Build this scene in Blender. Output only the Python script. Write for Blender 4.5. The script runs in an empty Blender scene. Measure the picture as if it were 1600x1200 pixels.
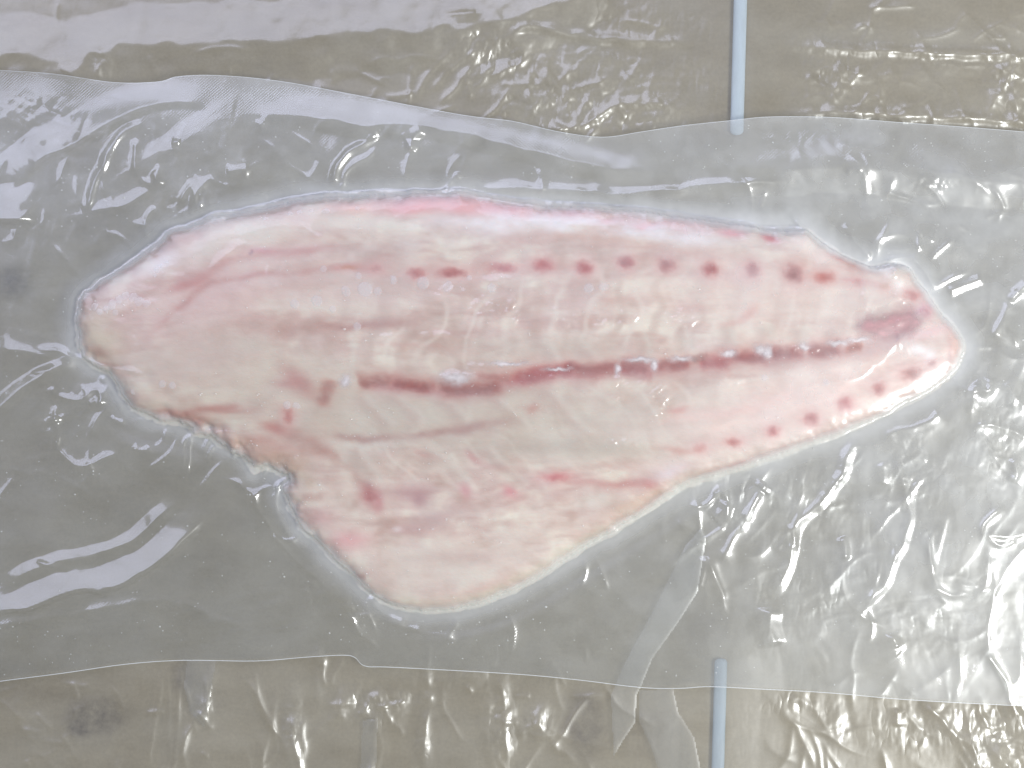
import bpy, math, random
import numpy as np
random.seed(7)

# ------------------------------------------------------------------ camera, world, lamps, exposure
S = 0.0002                      # metres per photograph pixel on the table
CAMH = 0.55                     # camera height above the table
sc = bpy.context.scene
cam_d = bpy.data.cameras.new('camera')
cam = bpy.data.objects.new('camera', cam_d)
sc.collection.objects.link(cam)
cam.location = (0, 0, CAMH)
cam_d.sensor_width = 36.0
cam_d.lens = 36.0 * CAMH / (1600 * S)
cam_d.clip_start = 0.01
cam_d.clip_end = 50
sc.camera = cam

world = bpy.data.worlds.new('World')
sc.world = world
world.use_nodes = True
bg = world.node_tree.nodes['Background']
bg.inputs['Color'].default_value = (0.89, 0.96, 0.99, 1)
bg.inputs['Strength'].default_value = 0.26

def area(name, direction, dist, sx, sy, power, color, shape='RECTANGLE'):
    d = bpy.data.lights.new(name, 'AREA')
    d.shape = shape
    d.size = sx
    d.size_y = sy
    d.energy = power
    d.color = color
    o = bpy.data.objects.new(name, d)
    v = np.array(direction, float)
    v /= np.linalg.norm(v)
    o.location = tuple(v * dist)
    from mathutils import Vector
    o.rotation_euler = Vector(tuple(-v)).to_track_quat('-Z', 'Y').to_euler()
    sc.collection.objects.link(o)
    return o
KEY = (0.66, -0.32, 0.68)
KEYD = 0.79
area('key_lamp', KEY, KEYD, 0.28, 0.28, 6.0, (0.985, 1.0, 0.98), 'DISK')
area('window_light', (-0.34, 0.59, 0.73), 1.05, 1.25, 0.65, 7.6, (0.72, 0.75, 1.0))

vs = sc.view_settings
vs.view_transform = 'Standard'
vs.look = 'None'
vs.exposure = 0.27
vs.gamma = 1.0
sc.cycles.transparent_max_bounces = 40
sc.cycles.max_bounces = 7
sc.cycles.diffuse_bounces = 3
sc.cycles.glossy_bounces = 2
sc.cycles.use_denoising = True

# ------------------------------------------------------------------ number helpers
def hash2(ix, iy, seed):
    n = (ix.astype(np.int64) * 374761393 + iy.astype(np.int64) * 668265263 + seed * 1274126177) & 0xFFFFFFFF
    n = ((n ^ (n >> 13)) * 1274126177) & 0xFFFFFFFF
    n = n ^ (n >> 16)
    return (n & 0xFFFF) / 65535.0

def vnoise(x, y, seed=0):
    x0 = np.floor(x); y0 = np.floor(y)
    fx = x - x0; fy = y - y0
    fx = fx * fx * fx * (fx * (fx * 6 - 15) + 10); fy = fy * fy * fy * (fy * (fy * 6 - 15) + 10)
    a = hash2(x0, y0, seed); b = hash2(x0 + 1, y0, seed)
    c = hash2(x0, y0 + 1, seed); d = hash2(x0 + 1, y0 + 1, seed)
    return (a + (b - a) * fx) * (1 - fy) + (c + (d - c) * fx) * fy

def fbm(x, y, seed=0, octaves=4):
    s = 0; a = 1; t = 0
    for i in range(octaves):
        s = s + a * vnoise(x, y, seed + i * 17); t += a
        x = x * 2.03 + 11.3; y = y * 2.03 + 5.7; a *= 0.5
    return s / t

def crumple(x, y, seed=0, n=6):
    """facetted folds: triangle waves in random directions through a warped domain (0..1)"""
    rng = np.random.RandomState(seed)
    wx = x + 1.3 * (fbm(x * .35, y * .35, seed + 3, 2) - .5) * 2
    wy = y + 1.3 * (fbm(x * .35 + 9, y * .35, seed + 5, 2) - .5) * 2
    s = 0; tot = 0
    for i in range(n):
        a = rng.uniform(0, math.pi); f = rng.uniform(.25, 1.1); p = rng.uniform(0, 9)
        u = (wx * math.cos(a) + wy * math.sin(a)) * f + p + .7 * vnoise(wx * .4 + i * 3, wy * .4, seed + i)
        s = s + np.abs((u % 1.0) - .5) * 2 / f; tot += 1 / f
    return s / tot

def sstep(a, b, x):
    t = np.clip((x - a) / (b - a), 0, 1)
    return t * t * (3 - 2 * t)

def smooth_line(pts, n=6):
    p = np.array(pts, float)
    if len(p) < 3:
        return p
    q = np.vstack([2 * p[0] - p[1], p, 2 * p[-1] - p[-2]])
    out = []
    for i in range(1, len(q) - 2):
        for t in np.linspace(0, 1, n, endpoint=False):
            a, b, c, d = q[i - 1], q[i], q[i + 1], q[i + 2]
            out.append(.5 * ((2 * b) + (c - a) * t + (2 * a - 5 * b + 4 * c - d) * t * t + (3 * b - a - 3 * c + d) * t ** 3))
    out.append(p[-1])
    return np.array(out)

def line_dist(X, Y, pts):
    """distance, signed side and 0..1 run along a polyline, for flat arrays X, Y"""
    best = np.full(X.shape, 1e18); side = np.zeros(X.shape); run = np.zeros(X.shape)
    seg = np.hypot(*(pts[1:] - pts[:-1]).T); cum = np.concatenate([[0], np.cumsum(seg)]); L = cum[-1]
    for i in range(len(pts) - 1):
        ax, ay = pts[i]; dx, dy = pts[i + 1] - pts[i]
        l2 = dx * dx + dy * dy + 1e-9
        t = np.clip(((X - ax) * dx + (Y - ay) * dy) / l2, 0, 1)
        ex = X - ax - t * dx; ey = Y - ay - t * dy
        d2 = ex * ex + ey * ey
        m = d2 < best
        best = np.where(m, d2, best)
        side = np.where(m, np.sign(dx * ey - dy * ex), side)
        run = np.where(m, (cum[i] + t * seg[i]) / L, run)
    return np.sqrt(best), side, run

def crease(X, Y, Z, pts, w, h, w2=None, kind='g', taper=.18, jag=0.0, seed=1, both=True):
    """raise a fold along pts; w is the width on the right hand of travel (below when heading right), w2 the other side"""
    w2 = w if w2 is None else w2
    p = smooth_line(pts)
    m = max(w, w2) * (3.2 if kind == 'g' else 4.5 if kind == 'e' else 1.3) + 4
    sel = np.nonzero((X > p[:, 0].min() - m) & (X < p[:, 0].max() + m) & (Y > p[:, 1].min() - m) & (Y < p[:, 1].max() + m))
    if len(sel[0]) == 0:
        return
    x = X[sel]; y = Y[sel]
    if jag:
        x = x + jag * (vnoise(X[sel] / 24, Y[sel] / 24, seed) - .5) * 2
        y = y + jag * (vnoise(X[sel] / 24, Y[sel] / 24, seed + 9) - .5) * 2
    d, s, t = line_dist(x, y, p)
    ww = np.where(s > 0, w, w2)
    u = d / ww
    if kind == 'g':
        f = np.exp(-.5 * u * u)
    elif kind == 'e':
        f = np.exp(.18 - np.sqrt(u * u + .0324))
    else:
        f = np.clip(1.04 - np.sqrt(u * u + .0016), 0, 1)
    tp = np.ones_like(t)
    if taper > 0:
        tp = sstep(0, taper, t) * (sstep(0, taper, 1 - t) if both else 1)
    Z[sel] += h * f * tp

def mask(X, Y, els):
    m = np.zeros(X.shape)
    for cx, cy, rx, ry, a in els:
        q = ((X - cx) / rx) ** 2 + ((Y - cy) / ry) ** 2
        m = np.maximum(m, a * np.exp(-.7 * q * np.sqrt(q + .01)))
    return m

def axis(*spans):
    out = []
    for a, b, st in spans:
        n = max(1, int(round((b - a) / st)))
        out.append(np.linspace(a, b, n, endpoint=False))
    out.append([spans[-1][1]])
    return np.concatenate(out)

# ------------------------------------------------------------------ mesh helpers
def to_world(X, Y, Z):
    return np.stack([(X - 800) * S, (600 - Y) * S, Z * S], -1)

def link(name, me, parent=None, mats=()):
    o = bpy.data.objects.new(name, me)
    sc.collection.objects.link(o)
    if parent:
        o.parent = parent
    for m in mats:
        me.materials.append(m)
    return o

def raw_mesh(name, co, quads, smooth=True):
    me = bpy.data.meshes.new(name)
    me.vertices.add(len(co))
    me.vertices.foreach_set('co', np.ascontiguousarray(co, dtype=np.float32).ravel())
    n = len(quads); k = quads.shape[1]
    me.loops.add(n * k)
    me.loops.foreach_set('vertex_index', np.ascontiguousarray(quads, dtype=np.int32).ravel())
    me.polygons.add(n)
    me.polygons.foreach_set('loop_start', np.arange(0, n * k, k, dtype=np.int32))
    me.polygons.foreach_set('loop_total', np.full(n, k, dtype=np.int32))
    me.polygons.foreach_set('use_smooth', np.full(n, smooth, dtype=bool))
    me.update(calc_edges=True)
    return me

def sheet_quads(ny, nx, keep=None):
    i = np.arange(ny * nx).reshape(ny, nx)
    # rows run down the picture (y down), so this order faces up
    q = np.stack([i[:-1, :-1], i[1:, :-1], i[1:, 1:], i[:-1, 1:]], -1).reshape(-1, 4)
    if keep is not None:
        q = q[keep.reshape(-1)]
    return q

def compact(co, q, *attrs):
    used = np.unique(q)
    remap = np.full(len(co), -1); remap[used] = np.arange(len(used))
    return (co[used], remap[q]) + tuple(a[used] for a in attrs)

def sheet(name, X, Y, Z, parent=None, mats=(), floats=None, colors=None, keep=None):
    co = to_world(X, Y, Z).reshape(-1, 3)
    q = sheet_quads(*X.shape, keep=keep)
    floats = {k: v.reshape(-1) for k, v in (floats or {}).items()}
    colors = {k: v.reshape(-1, 4) for k, v in (colors or {}).items()}
    if keep is not None:
        ks = list(floats) + list(colors)
        r = compact(co, q, *[floats.get(k, colors.get(k)) for k in ks])
        co, q = r[0], r[1]
        for k, v in zip(ks, r[2:]):
            (floats if k in floats else colors)[k] = v
    me = raw_mesh(name, co, q)
    add_attrs(me, floats, colors)
    return link(name, me, parent, mats)

def add_attrs(me, floats=None, colors=None):
    for k, v in (floats or {}).items():
        a = me.attributes.new(k, 'FLOAT', 'POINT'); a.data.foreach_set('value', v.astype(np.float32).ravel())
    for k, v in (colors or {}).items():
        a = me.attributes.new(k, 'FLOAT_COLOR', 'POINT'); a.data.foreach_set('color', v.astype(np.float32).ravel())

def lin(c):
    c = np.array(c, float) / 255.0
    return np.where(c <= .04045, c / 12.92, ((c + .055) / 1.055) ** 2.4)

def tag(o, label, cat, group=None):
    o['label'] = label; o['category'] = cat
    if group:
        o['group'] = group
    return o

def empty(name, x, y, z=0):
    o = bpy.data.objects.new(name, None)
    sc.collection.objects.link(o)
    o.empty_display_size = .02
    return o

# ------------------------------------------------------------------ materials
class N:
    def __init__(self, name):
        self.m = bpy.data.materials.new(name); self.m.use_nodes = True
        self.t = self.m.node_tree; self.t.nodes.clear()
        self.out = self.add('ShaderNodeOutputMaterial')
    def add(self, kind, **kw):
        n = self.t.nodes.new(kind)
        for k, v in kw.items():
            setattr(n, k, v)
        return n
    def set(self, n, **kw):
        for k, v in kw.items():
            n.inputs[k.replace('_', ' ')].default_value = v
        return n
    def link(self, a, b):
        self.t.links.new(a, b)
    def math(self, op, a, b=None, clamp=False):
        n = self.add('ShaderNodeMath', operation=op); n.use_clamp = clamp
        for i, v in enumerate((a, b)):
            if v is None:
                continue
            if isinstance(v, (int, float)):
                n.inputs[i].default_value = v
            else:
                self.link(v, n.inputs[i])
        return n.outputs[0]
    def coords(self, scale=(1, 1, 1)):
        tc = self.add('ShaderNodeTexCoord'); mp = self.add('ShaderNodeMapping')
        mp.inputs['Scale'].default_value = scale
        self.link(tc.outputs['Object'], mp.inputs['Vector'])
        return mp.outputs['Vector']
    def noise(self, vec, scale, detail=3, rough=.55):
        n = self.add('ShaderNodeTexNoise')
        self.set(n, Scale=scale, Detail=detail, Roughness=rough)
        self.link(vec, n.inputs['Vector'])
        return n.outputs['Fac']
    def attr(self, name, out='Fac'):
        a = self.add('ShaderNodeAttribute'); a.attribute_name = name
        return a.outputs[out]
    def ramp(self, fac, stops):
        r = self.add('ShaderNodeValToRGB')
        e = r.color_ramp.elements
        while len(e) < len(stops):
            e.new(.5)
        for i, (p, c) in enumerate(stops):
            e[i].position = p; e[i].color = c
        self.link(fac, r.inputs['Fac'])
        return r.outputs['Color']
    def bump(self, h, strength, dist, normal=None):
        b = self.add('ShaderNodeBump')
        b.inputs['Distance'].default_value = dist
        if isinstance(strength, (int, float)):
            b.inputs['Strength'].default_value = strength
        else:
            self.link(strength, b.inputs['Strength'])
        self.link(h, b.inputs['Height'])
        if normal is not None:
            self.link(normal, b.inputs['Normal'])
        return b.outputs['Normal']

def plastic(name, rough, haze, haze_col, refl, tint, emboss=False, crinkle=False, rough2=.4, soft=.5, contact=False):
    """thin clear film: clear pass-through, a glossy skin and a little milky scatter"""
    n = N(name)
    v = n.coords()
    geo = n.add('ShaderNodeNewGeometry'); nor = geo.outputs['Normal']
    if crinkle:
        vc = n.coords((1, .5, 1))
        c = n.math('ABSOLUTE', n.math('SUBTRACT', n.noise(vc, 170, 2, .5), .5))
        nor = n.bump(c, n.attr('crinkle'), .0026, nor)
    if emboss:
        s = n.add('ShaderNodeSeparateXYZ'); n.link(v, s.inputs[0])
        a = n.math('SINE', n.math('MULTIPLY', s.outputs['X'], 2 * math.pi / .00105))
        b = n.math('SINE', n.math('MULTIPLY', s.outputs['Y'], 2 * math.pi / .00095))
        nor = n.bump(n.math('MULTIPLY', a, b), n.math('MULTIPLY', n.attr('emboss'), .10), .0002, nor)
    lw = n.add('ShaderNodeLayerWeight'); lw.inputs['Blend'].default_value = .5
    n.link(nor, lw.inputs['Normal'])
    fz = n.math('ADD', n.math('MULTIPLY', n.math('POWER', lw.outputs['Facing'], 4.0), .75), refl, True)
    if contact:
        fz = n.math('MULTIPLY', fz, n.attr('gloss'))
    tr = n.add('ShaderNodeBsdfTransparent'); tr.inputs['Color'].default_value = tint
    gl = n.add('ShaderNodeBsdfGlossy'); gl.inputs['Roughness'].default_value = rough
    n.link(nor, gl.inputs['Normal'])
    gb = n.add('ShaderNodeBsdfGlossy'); gb.inputs['Roughness'].default_value = rough2
    n.link(nor, gb.inputs['Normal'])
    gm = n.add('ShaderNodeMixShader'); gm.inputs[0].default_value = soft
    n.link(gl.outputs[0], gm.inputs[1]); n.link(gb.outputs[0], gm.inputs[2])
    di = n.add('ShaderNodeBsdfDiffuse'); di.inputs['Color'].default_value = haze_col
    tl = n.add('ShaderNodeBsdfTranslucent'); tl.inputs['Color'].default_value = haze_col
    dm = n.add('ShaderNodeMixShader'); dm.inputs[0].default_value = .34
    n.link(di.outputs[0], dm.inputs[1]); n.link(tl.outputs[0], dm.inputs[2])
    mz = n.add('ShaderNodeMixShader')
    n.link(n.math('MULTIPLY', n.attr('haze'), haze, True), mz.inputs[0])
    n.link(tr.outputs[0], mz.inputs[1]); n.link(dm.outputs[0], mz.inputs[2])
    mx = n.add('ShaderNodeMixShader')
    n.link(fz, mx.inputs[0]); n.link(mz.outputs[0], mx.inputs[1]); n.link(gm.outputs[0], mx.inputs[2])
    n.link(mx.outputs[0], n.out.inputs['Surface'])
    return n.m

M_FILM = plastic('cling_film', .20, .07, (.80, .81, .78, 1), .13, (.98, .98, .98, 1), crinkle=True, rough2=.42, soft=.72)
M_POUCH = plastic('pouch_film', .11, .125, (.86, .87, .88, 1), .105, (.985, .99, .99, 1), emboss=True, rough2=.33, soft=.42, contact=True)
M_BACK = plastic('pouch_back_film', .25, .075, (.86, .87, .88, 1), .04, (.985, .99, .99, 1), soft=.3)

def make_table_mat():
    n = N('kraft_board')
    v = n.coords(); vs_ = n.coords((1, 2.2, 1))
    f1 = n.noise(vs_, 60, 6, .65); f2 = n.noise(v, 14, 5, .6); f3 = n.noise(v, 900, 2, .6)
    c = n.ramp(n.math('ADD', n.math('MULTIPLY', f1, .55), n.math('MULTIPLY', f2, .45)),
               [(.30, (.188, .158, .104, 1)), (.72, (.288, .252, .180, 1))])
    mx = n.add('ShaderNodeMix', data_type='RGBA')
    n.link(n.math('MULTIPLY', n.attr('stain_shade'), n.math('SUBTRACT', n.math('MULTIPLY', n.noise(v, 150, 6, .75), 3.4), .95), True), mx.inputs[0])
    n.link(c, mx.inputs[6]); mx.inputs[7].default_value = (.055, .036, .026, 1)
    sp = n.add('ShaderNodeMix', data_type='RGBA', blend_type='MULTIPLY'); sp.inputs[0].default_value = .35
    n.link(mx.outputs[2], sp.inputs[6])
    n.link(n.ramp(f3, [(.3, (.75, .75, .75, 1)), (.7, (1.1, 1.1, 1.1, 1))]), sp.inputs[7])
    p = n.add('ShaderNodeBsdfPrincipled'); n.set(p, Roughness=.75)
    p.inputs['Specular IOR Level'].default_value = .25
    n.link(sp.outputs[2], p.inputs['Base Color'])
    n.link(n.bump(f1, .10, .0006), p.inputs['Normal'])
    n.link(p.outputs[0], n.out.inputs['Surface'])
    return n.m
M_TABLE = make_table_mat()

def make_flesh_mat(name, alpha=False):
    n = N(name)
    v = n.coords(); vf = n.coords((1, 2.0, 1))
    fib = n.noise(vf, 130, 4, .55); grain = n.noise(v, 700, 3, .6)
    mul = n.math('ADD', n.math('MULTIPLY', n.math('ADD', n.math('MULTIPLY', fib, .75), n.math('MULTIPLY', grain, .25)), .20), .90)
    mx = n.add('ShaderNodeMix', data_type='RGBA', blend_type='MULTIPLY'); mx.inputs[0].default_value = 1
    n.link(n.attr('col', 'Color'), mx.inputs[6])
    cb = n.add('ShaderNodeCombineXYZ')
    for i in range(3):
        n.link(mul, cb.inputs[i])
    n.link(cb.outputs[0], mx.inputs[7])
    p = n.add('ShaderNodeBsdfPrincipled'); n.set(p, Roughness=.42)
    n.link(mx.outputs[2], p.inputs['Base Color'])
    p.inputs['Specular IOR Level'].default_value = .3
    n.link(n.bump(fib, .30, .0011), p.inputs['Normal'])
    if not alpha:
        p.inputs['Subsurface Weight'].default_value = .35
        p.inputs['Subsurface Radius'].default_value = (1.0, .45, .35)
        p.inputs['Subsurface Scale'].default_value = .0010
        n.link(p.outputs[0], n.out.inputs['Surface'])
    else:
        t = n.add('ShaderNodeBsdfTransparent'); ms = n.add('ShaderNodeMixShader')
        br = n.math('ADD', n.math('MULTIPLY', n.noise(v, 420, 4, .6), .9), .55)
        n.link(n.math('MULTIPLY', n.attr('alpha'), br, True), ms.inputs[0])
        n.link(t.outputs[0], ms.inputs[1]); n.link(p.outputs[0], ms.inputs[2])
        n.link(ms.outputs[0], n.out.inputs['Surface'])
    return n.m
M_FLESH = make_flesh_mat('fillet_flesh')
M_PATCH = make_flesh_mat('fillet_dark_muscle', True)

def make_rod_mat(name, base):
    n = N(name); v = n.coords((1, .15, 1))
    c = n.ramp(n.noise(v, 500, 4, .6), [(.3, tuple(k * .82 for k in base) + (1,)), (.7, tuple(base) + (1,))])
    p = n.add('ShaderNodeBsdfPrincipled'); n.set(p, Roughness=.6)
    n.link(c, p.inputs['Base Color']); n.link(p.outputs[0], n.out.inputs['Surface'])
    return n.m

def simple_mix(name, col, clear, rough=.3):
    n = N(name)
    p = n.add('ShaderNodeBsdfPrincipled'); n.set(p, Roughness=rough)
    v = n.coords()
    n.link(n.ramp(n.noise(v, 300, 3), [(.3, tuple(k * .92 for k in col[:3]) + (1,)), (.7, col)]), p.inputs['Base Color'])
    t = n.add('ShaderNodeBsdfTransparent'); m = n.add('ShaderNodeMixShader'); m.inputs[0].default_value = 1 - clear
    n.link(t.outputs[0], m.inputs[1]); n.link(p.outputs[0], m.inputs[2]); n.link(m.outputs[0], n.out.inputs['Surface'])
    return n.m
M_BUBBLE = simple_mix('milky_bubble', (.86, .82, .84, 1), .74)
M_SPECK = simple_mix('moisture', (.80, .81, .78, 1), .6, .12)
M_EDGE = simple_mix('pouch_cut_edge', (.82, .84, .85, 1), .45)

# ------------------------------------------------------------------ table
tx = axis((-4200, -80, 400), (-80, 1680, 8), (1680, 5800, 400)); ty = axis((-3800, -80, 400), (-80, 1280, 8), (1280, 5000, 400))
X, Y = np.meshgrid(tx, ty)
st = mask(X, Y, [(150, 1118, 40, 26, .8), (128, 1135, 24, 16, .8), (285, 1055, 14, 26, .55), (18, 440, 28, 22, .75), (165, 352, 55, 40, .25),
                 (440, 745, 24, 12, .5), (915, 1130, 30, 50, .6), (1325, 880, 40, 30, .30), (1010, 1150, 40, 30, .25), (60, 1070, 90, 40, .18),  # the patch at the fillet's notch paints in the shade there
                 (320, 890, 40, 40, .15), (1315, 745, 40, 30, .2), (1130, 985, 50, 20, .18), (200, 800, 60, 30, .12)])
table = sheet('table_top', X, Y, np.zeros_like(X), None, (M_TABLE,), floats={'stain_shade': st})
table['kind'] = 'structure'

# ------------------------------------------------------------------ fillet outline and thickness
KF = .983                                    # the fillet's top lies nearer the camera than the table
def kf(p):
    p = np.array(p, float)
    return (p - (800, 600)) * KF + (800, 600)
OUT = kf([(113, 500), (120, 470), (142, 447), (180, 420), (217, 396), (250, 374), (262, 360), (300, 350), (330, 338), (372, 331), (420, 320),
       (470, 310), (520, 305), (600, 302), (660, 301), (706, 300), (722, 299), (745, 304), (800, 313), (860, 319), (920, 323), (1000, 330),
       (1080, 341), (1150, 350), (1200, 357), (1240, 358), (1268, 360), (1290, 377), (1312, 392), (1342, 406), (1372, 418), (1400, 412),
       (1426, 418), (1442, 438), (1456, 462), (1474, 484), (1495, 507), (1511, 530), (1510, 553), (1494, 582), (1468, 603), (1420, 630),
       (1370, 655), (1300, 682), (1240, 703), (1180, 723), (1120, 743), (1064, 764), (1010, 800), (950, 837), (890, 872), (830, 909),
       (770, 938), (710, 953), (655, 956), (606, 946), (573, 925), (550, 902), (520, 876), (490, 845), (465, 815), (446, 788), (440, 766),
       (449, 750), (436, 740), (404, 735), (380, 716), (352, 696), (328, 680), (300, 668), (262, 656), (228, 650), (204, 640), (190, 622),
       (180, 600), (160, 578), (136, 566), (119, 540)])
OUTL = smooth_line(np.vstack([OUT, OUT[:1]]), 4)

def signed(X, Y):
    """distance to the fillet outline, positive inside"""
    shp = X.shape; x = X.ravel(); y = Y.ravel()
    s = np.full(x.shape, -999.0)
    sel = np.nonzero((x > 20) & (x < 1600) & (y > 220) & (y < 1040))[0]
    xs, ys = x[sel], y[sel]
    d2 = np.full(xs.shape, 1e18); ins = np.zeros(xs.shape, bool)
    for (ax, ay), (bx, by) in zip(OUTL[:-1], OUTL[1:]):
        dx, dy = bx - ax, by - ay
        t = np.clip(((xs - ax) * dx + (ys - ay) * dy) / (dx * dx + dy * dy + 1e-9), 0, 1)
        d2 = np.minimum(d2, (xs - ax - t * dx) ** 2 + (ys - ay - t * dy) ** 2)
        if ay != by:
            c = ((ay > ys) != (by > ys)) & (xs < (bx - ax) * (ys - ay) / (by - ay) + ax)
            ins ^= c
    s[sel] = np.where(ins, 1, -1) * np.sqrt(d2)
    rag = 3.5 + 9 * sstep(620, 680, ys) * sstep(520, 440, xs) * sstep(150, 220, xs) + 3 * sstep(230, 130, xs)
    s[sel] += rag * 2 * (fbm(xs / 26, ys / 22, 19, 3) - .5) * sstep(40, 10, np.abs(s[sel]))
    return s.reshape(shp)

BLOOD = kf([(545, 600), (600, 597), (650, 603), (700, 608), (750, 606), (775, 598), (810, 589), (860, 583), (910, 578), (960, 575), (1010, 576),
            (1050, 571), (1100, 565), (1150, 558), (1200, 553), (1250, 549), (1300, 545), (1350, 540), (1390, 528), (1440, 500)])
SEAMS = [  # grooves between muscles: points, width, depth
    ([(215, 530), (260, 495), (300, 465), (330, 445), (400, 432), (470, 425), (540, 418), (610, 424), (700, 428), (850, 420), (1040, 418), (1240, 430), (1340, 442)], 6, 2.2),
    ([(230, 455), (280, 440), (330, 425), (390, 397), (440, 391), (520, 389), (640, 372), (760, 358), (900, 368), (1010, 378), (1100, 392), (1230, 402)], 7, 2.0),
    ([(400, 522), (480, 515), (560, 508), (640, 498), (710, 494)], 12, 2.6),
    ([(460, 672), (500, 681), (560, 684), (620, 683), (660, 678), (700, 670), (780, 661), (830, 650)], 7, 2.8),
    ([(205, 628), (235, 637), (270, 649), (310, 640), (350, 634), (420, 628)], 6, 2.6),
    ([(420, 660), (470, 700), (530, 725), (565, 760), (590, 790)], 10, 4.0),
    ([(330, 655), (400, 672), (450, 676)], 8, 3.0),
    ([(350, 700), (400, 715), (440, 726), (500, 735)], 9, 3.5),
    ([(630, 738), (655, 780), (640, 800)], 12, 3.0),
    ([(720, 700), (770, 728), (840, 742), (920, 745), (1010, 757)], 8, 2.0),
    ([(600, 838), (660, 818), (730, 800), (790, 795)], 12, 1.8),
    ([(1000, 700), (1080, 690), (1180, 668), (1300, 622), (1420, 572)], 9, 1.2),
    ([(870, 740), (900, 752), (980, 760), (1040, 752)], 7, 1.6),
    ([(250, 560), (330, 555), (420, 575), (500, 600)], 14, 1.8),
    ([(135, 562), (165, 572), (200, 583), (250, 592)], 5, 4.0),
]
CHEV = [((560, 604), (590, 640), (628, 668)), ((612, 606), (640, 640), (668, 672)), ((690, 615), (712, 640), (738, 662)), ((772, 606), (800, 640), (840, 668)),
        ((850, 598), (890, 640), (930, 690)), ((905, 530), (930, 552), (950, 572)), ((1005, 515), (1012, 540), (1006, 566)), ((1072, 505), (1080, 530), (1072, 560)),
        ((1135, 500), (1146, 528), (1142, 556)), ((1198, 500), (1202, 524), (1194, 550)), ((1258, 505), (1258, 522), (1252, 545)), ((1308, 508), (1312, 522), (1308, 542)),
        ((560, 690), (575, 720), (600, 760)), ((660, 690), (700, 720), (740, 760)), ((760, 690), (800, 730), (840, 760)), ((840, 520), (862, 545), (880, 570))]

def thickness(X, Y):
    t = 38 - 10 * sstep(1150, 1500, X) - 9 * sstep(330, 120, X)
    belly = sstep(690, 800, Y) * sstep(1120, 900, X)
    t = t - 10 * belly - 5 * sstep(620, 700, Y) * sstep(520, 420, X)
    t = t + 4 * (fbm(X / 110, Y / 90, 21, 2) - .5) + 1.0 * (fbm(X / 46, Y / 20, 33, 2) - .5)
    return t

def groove(X, Y):
    g = np.zeros(X.shape)
    crease(X, Y, g, BLOOD, 9, 4.5, taper=.05)
    for p, w, d in SEAMS:
        crease(X, Y, g, kf(p), w * 1.3, d * .6, taper=.2, jag=3, seed=5)
    for i, p in enumerate(CHEV):
        crease(X, Y, g, kf(p), 4.5, .45, taper=.3, jag=2.5, seed=i)
    return g

BASE = 7.0                                   # fillet underside above the table, in picture pixels
def flesh_top(X, Y, s=None):
    s = signed(X, Y) if s is None else s
    c = np.clip(s, 0, None)
    prof = rise(c)
    return BASE + np.clip(thickness(X, Y) * prof - groove(X, Y) * sstep(0, 20, c), 0, None)

def rise(c):
    return .74 * (1 - np.exp(-c / 10.0)) + .26 * np.sin(np.clip(c / 150.0, 0, 1) * math.pi / 2)

# ------------------------------------------------------------------ rods, cling film and pouch heights
RODS = [((1158, -60), (1150.5, 212), 10.5), ((1126, 1028), (1119, 1270), 10.0)]
def rod_height(X, Y, grow=1.5, soft=14):
    z = np.zeros(X.shape)
    for (ax, ay), (bx, by), r in RODS:
        t = np.clip((Y - ay) / (by - ay), -1, 2)
        cx = ax + (bx - ax) * t
        d = np.abs(X - cx)
        over = np.maximum(np.maximum(ay - Y, Y - by), 0)
        d = np.hypot(d, over)
        z = np.maximum(z, (.8 * r + grow) * np.exp(-(d / (soft * 1.9)) ** 2))
    return z

FILM_CRUMPLE = [(900, 130, 120, 62, 1.0), (770, 80, 60, 60, .9), (1075, 140, 60, 50, .6), (1290, 120, 55, 50, .8), (1000, 190, 120, 16, 1.0), (860, 200, 80, 22, .9),
    (1400, 178, 190, 12, .8), (1440, 95, 120, 30, .45), (1590, 140, 40, 60, 1.2), (600, 40, 200, 20, .12), (70, 135, 60, 30, .4), (160, 105, 16, 26, .9),
    (1190, 770, 120, 50, .8), (1250, 800, 80, 60, .6), (1260, 920, 60, 50, .5), (1430, 960, 50, 30, .6), (1440, 790, 60, 70, .45), (1540, 700, 60, 100, .5),
    (458, 1150, 14, 70, 1.1), (580, 1105, 50, 26, 1.0), (640, 1090, 60, 10, .8), (780, 1115, 26, 70, .9), (840, 1130, 30, 26, .8), (1310, 1130, 26, 30, .8), (1230, 1095, 40, 14, .8),
    (1400, 1140, 40, 40, .5), (1480, 1120, 60, 40, .9), (1560, 1160, 46, 60, 1.5), (660, 1180, 12, 40, .8), (310, 1110, 30, 20, .7), (25, 1100, 14, 20, .5), (500, 1050, 8, 40, .8),
    (560, 950, 30, 30, .4), (500, 930, 60, 60, .35), (730, 1060, 90, 14, .6), (120, 330, 120, 120, .22), (270, 290, 50, 60, .5), (330, 310, 50, 40, .5), (640, 240, 50, 60, .4),
    (1320, 320, 60, 40, .5), (1330, 860, 130, 90, .22), (1480, 880, 130, 130, .15), (1200, 960, 60, 50, .4), (1480, 420, 110, 130, .25), (300, 250, 160, 70, .3), (90, 480, 90, 110, .25), (860, 1000, 110, 30, .15), (60, 620, 60, 60, .2), (1130, 260, 140, 30, .25), (1550, 310, 16, 20, .7), (1000, 35, 120, 24, .4), (230, 1000, 150, 30, .15), (100, 900, 80, 60, .2), (220, 1000, 200, 30, .2), (760, 990, 160, 40, .2), (400, 960, 90, 60, .3)]
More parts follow.
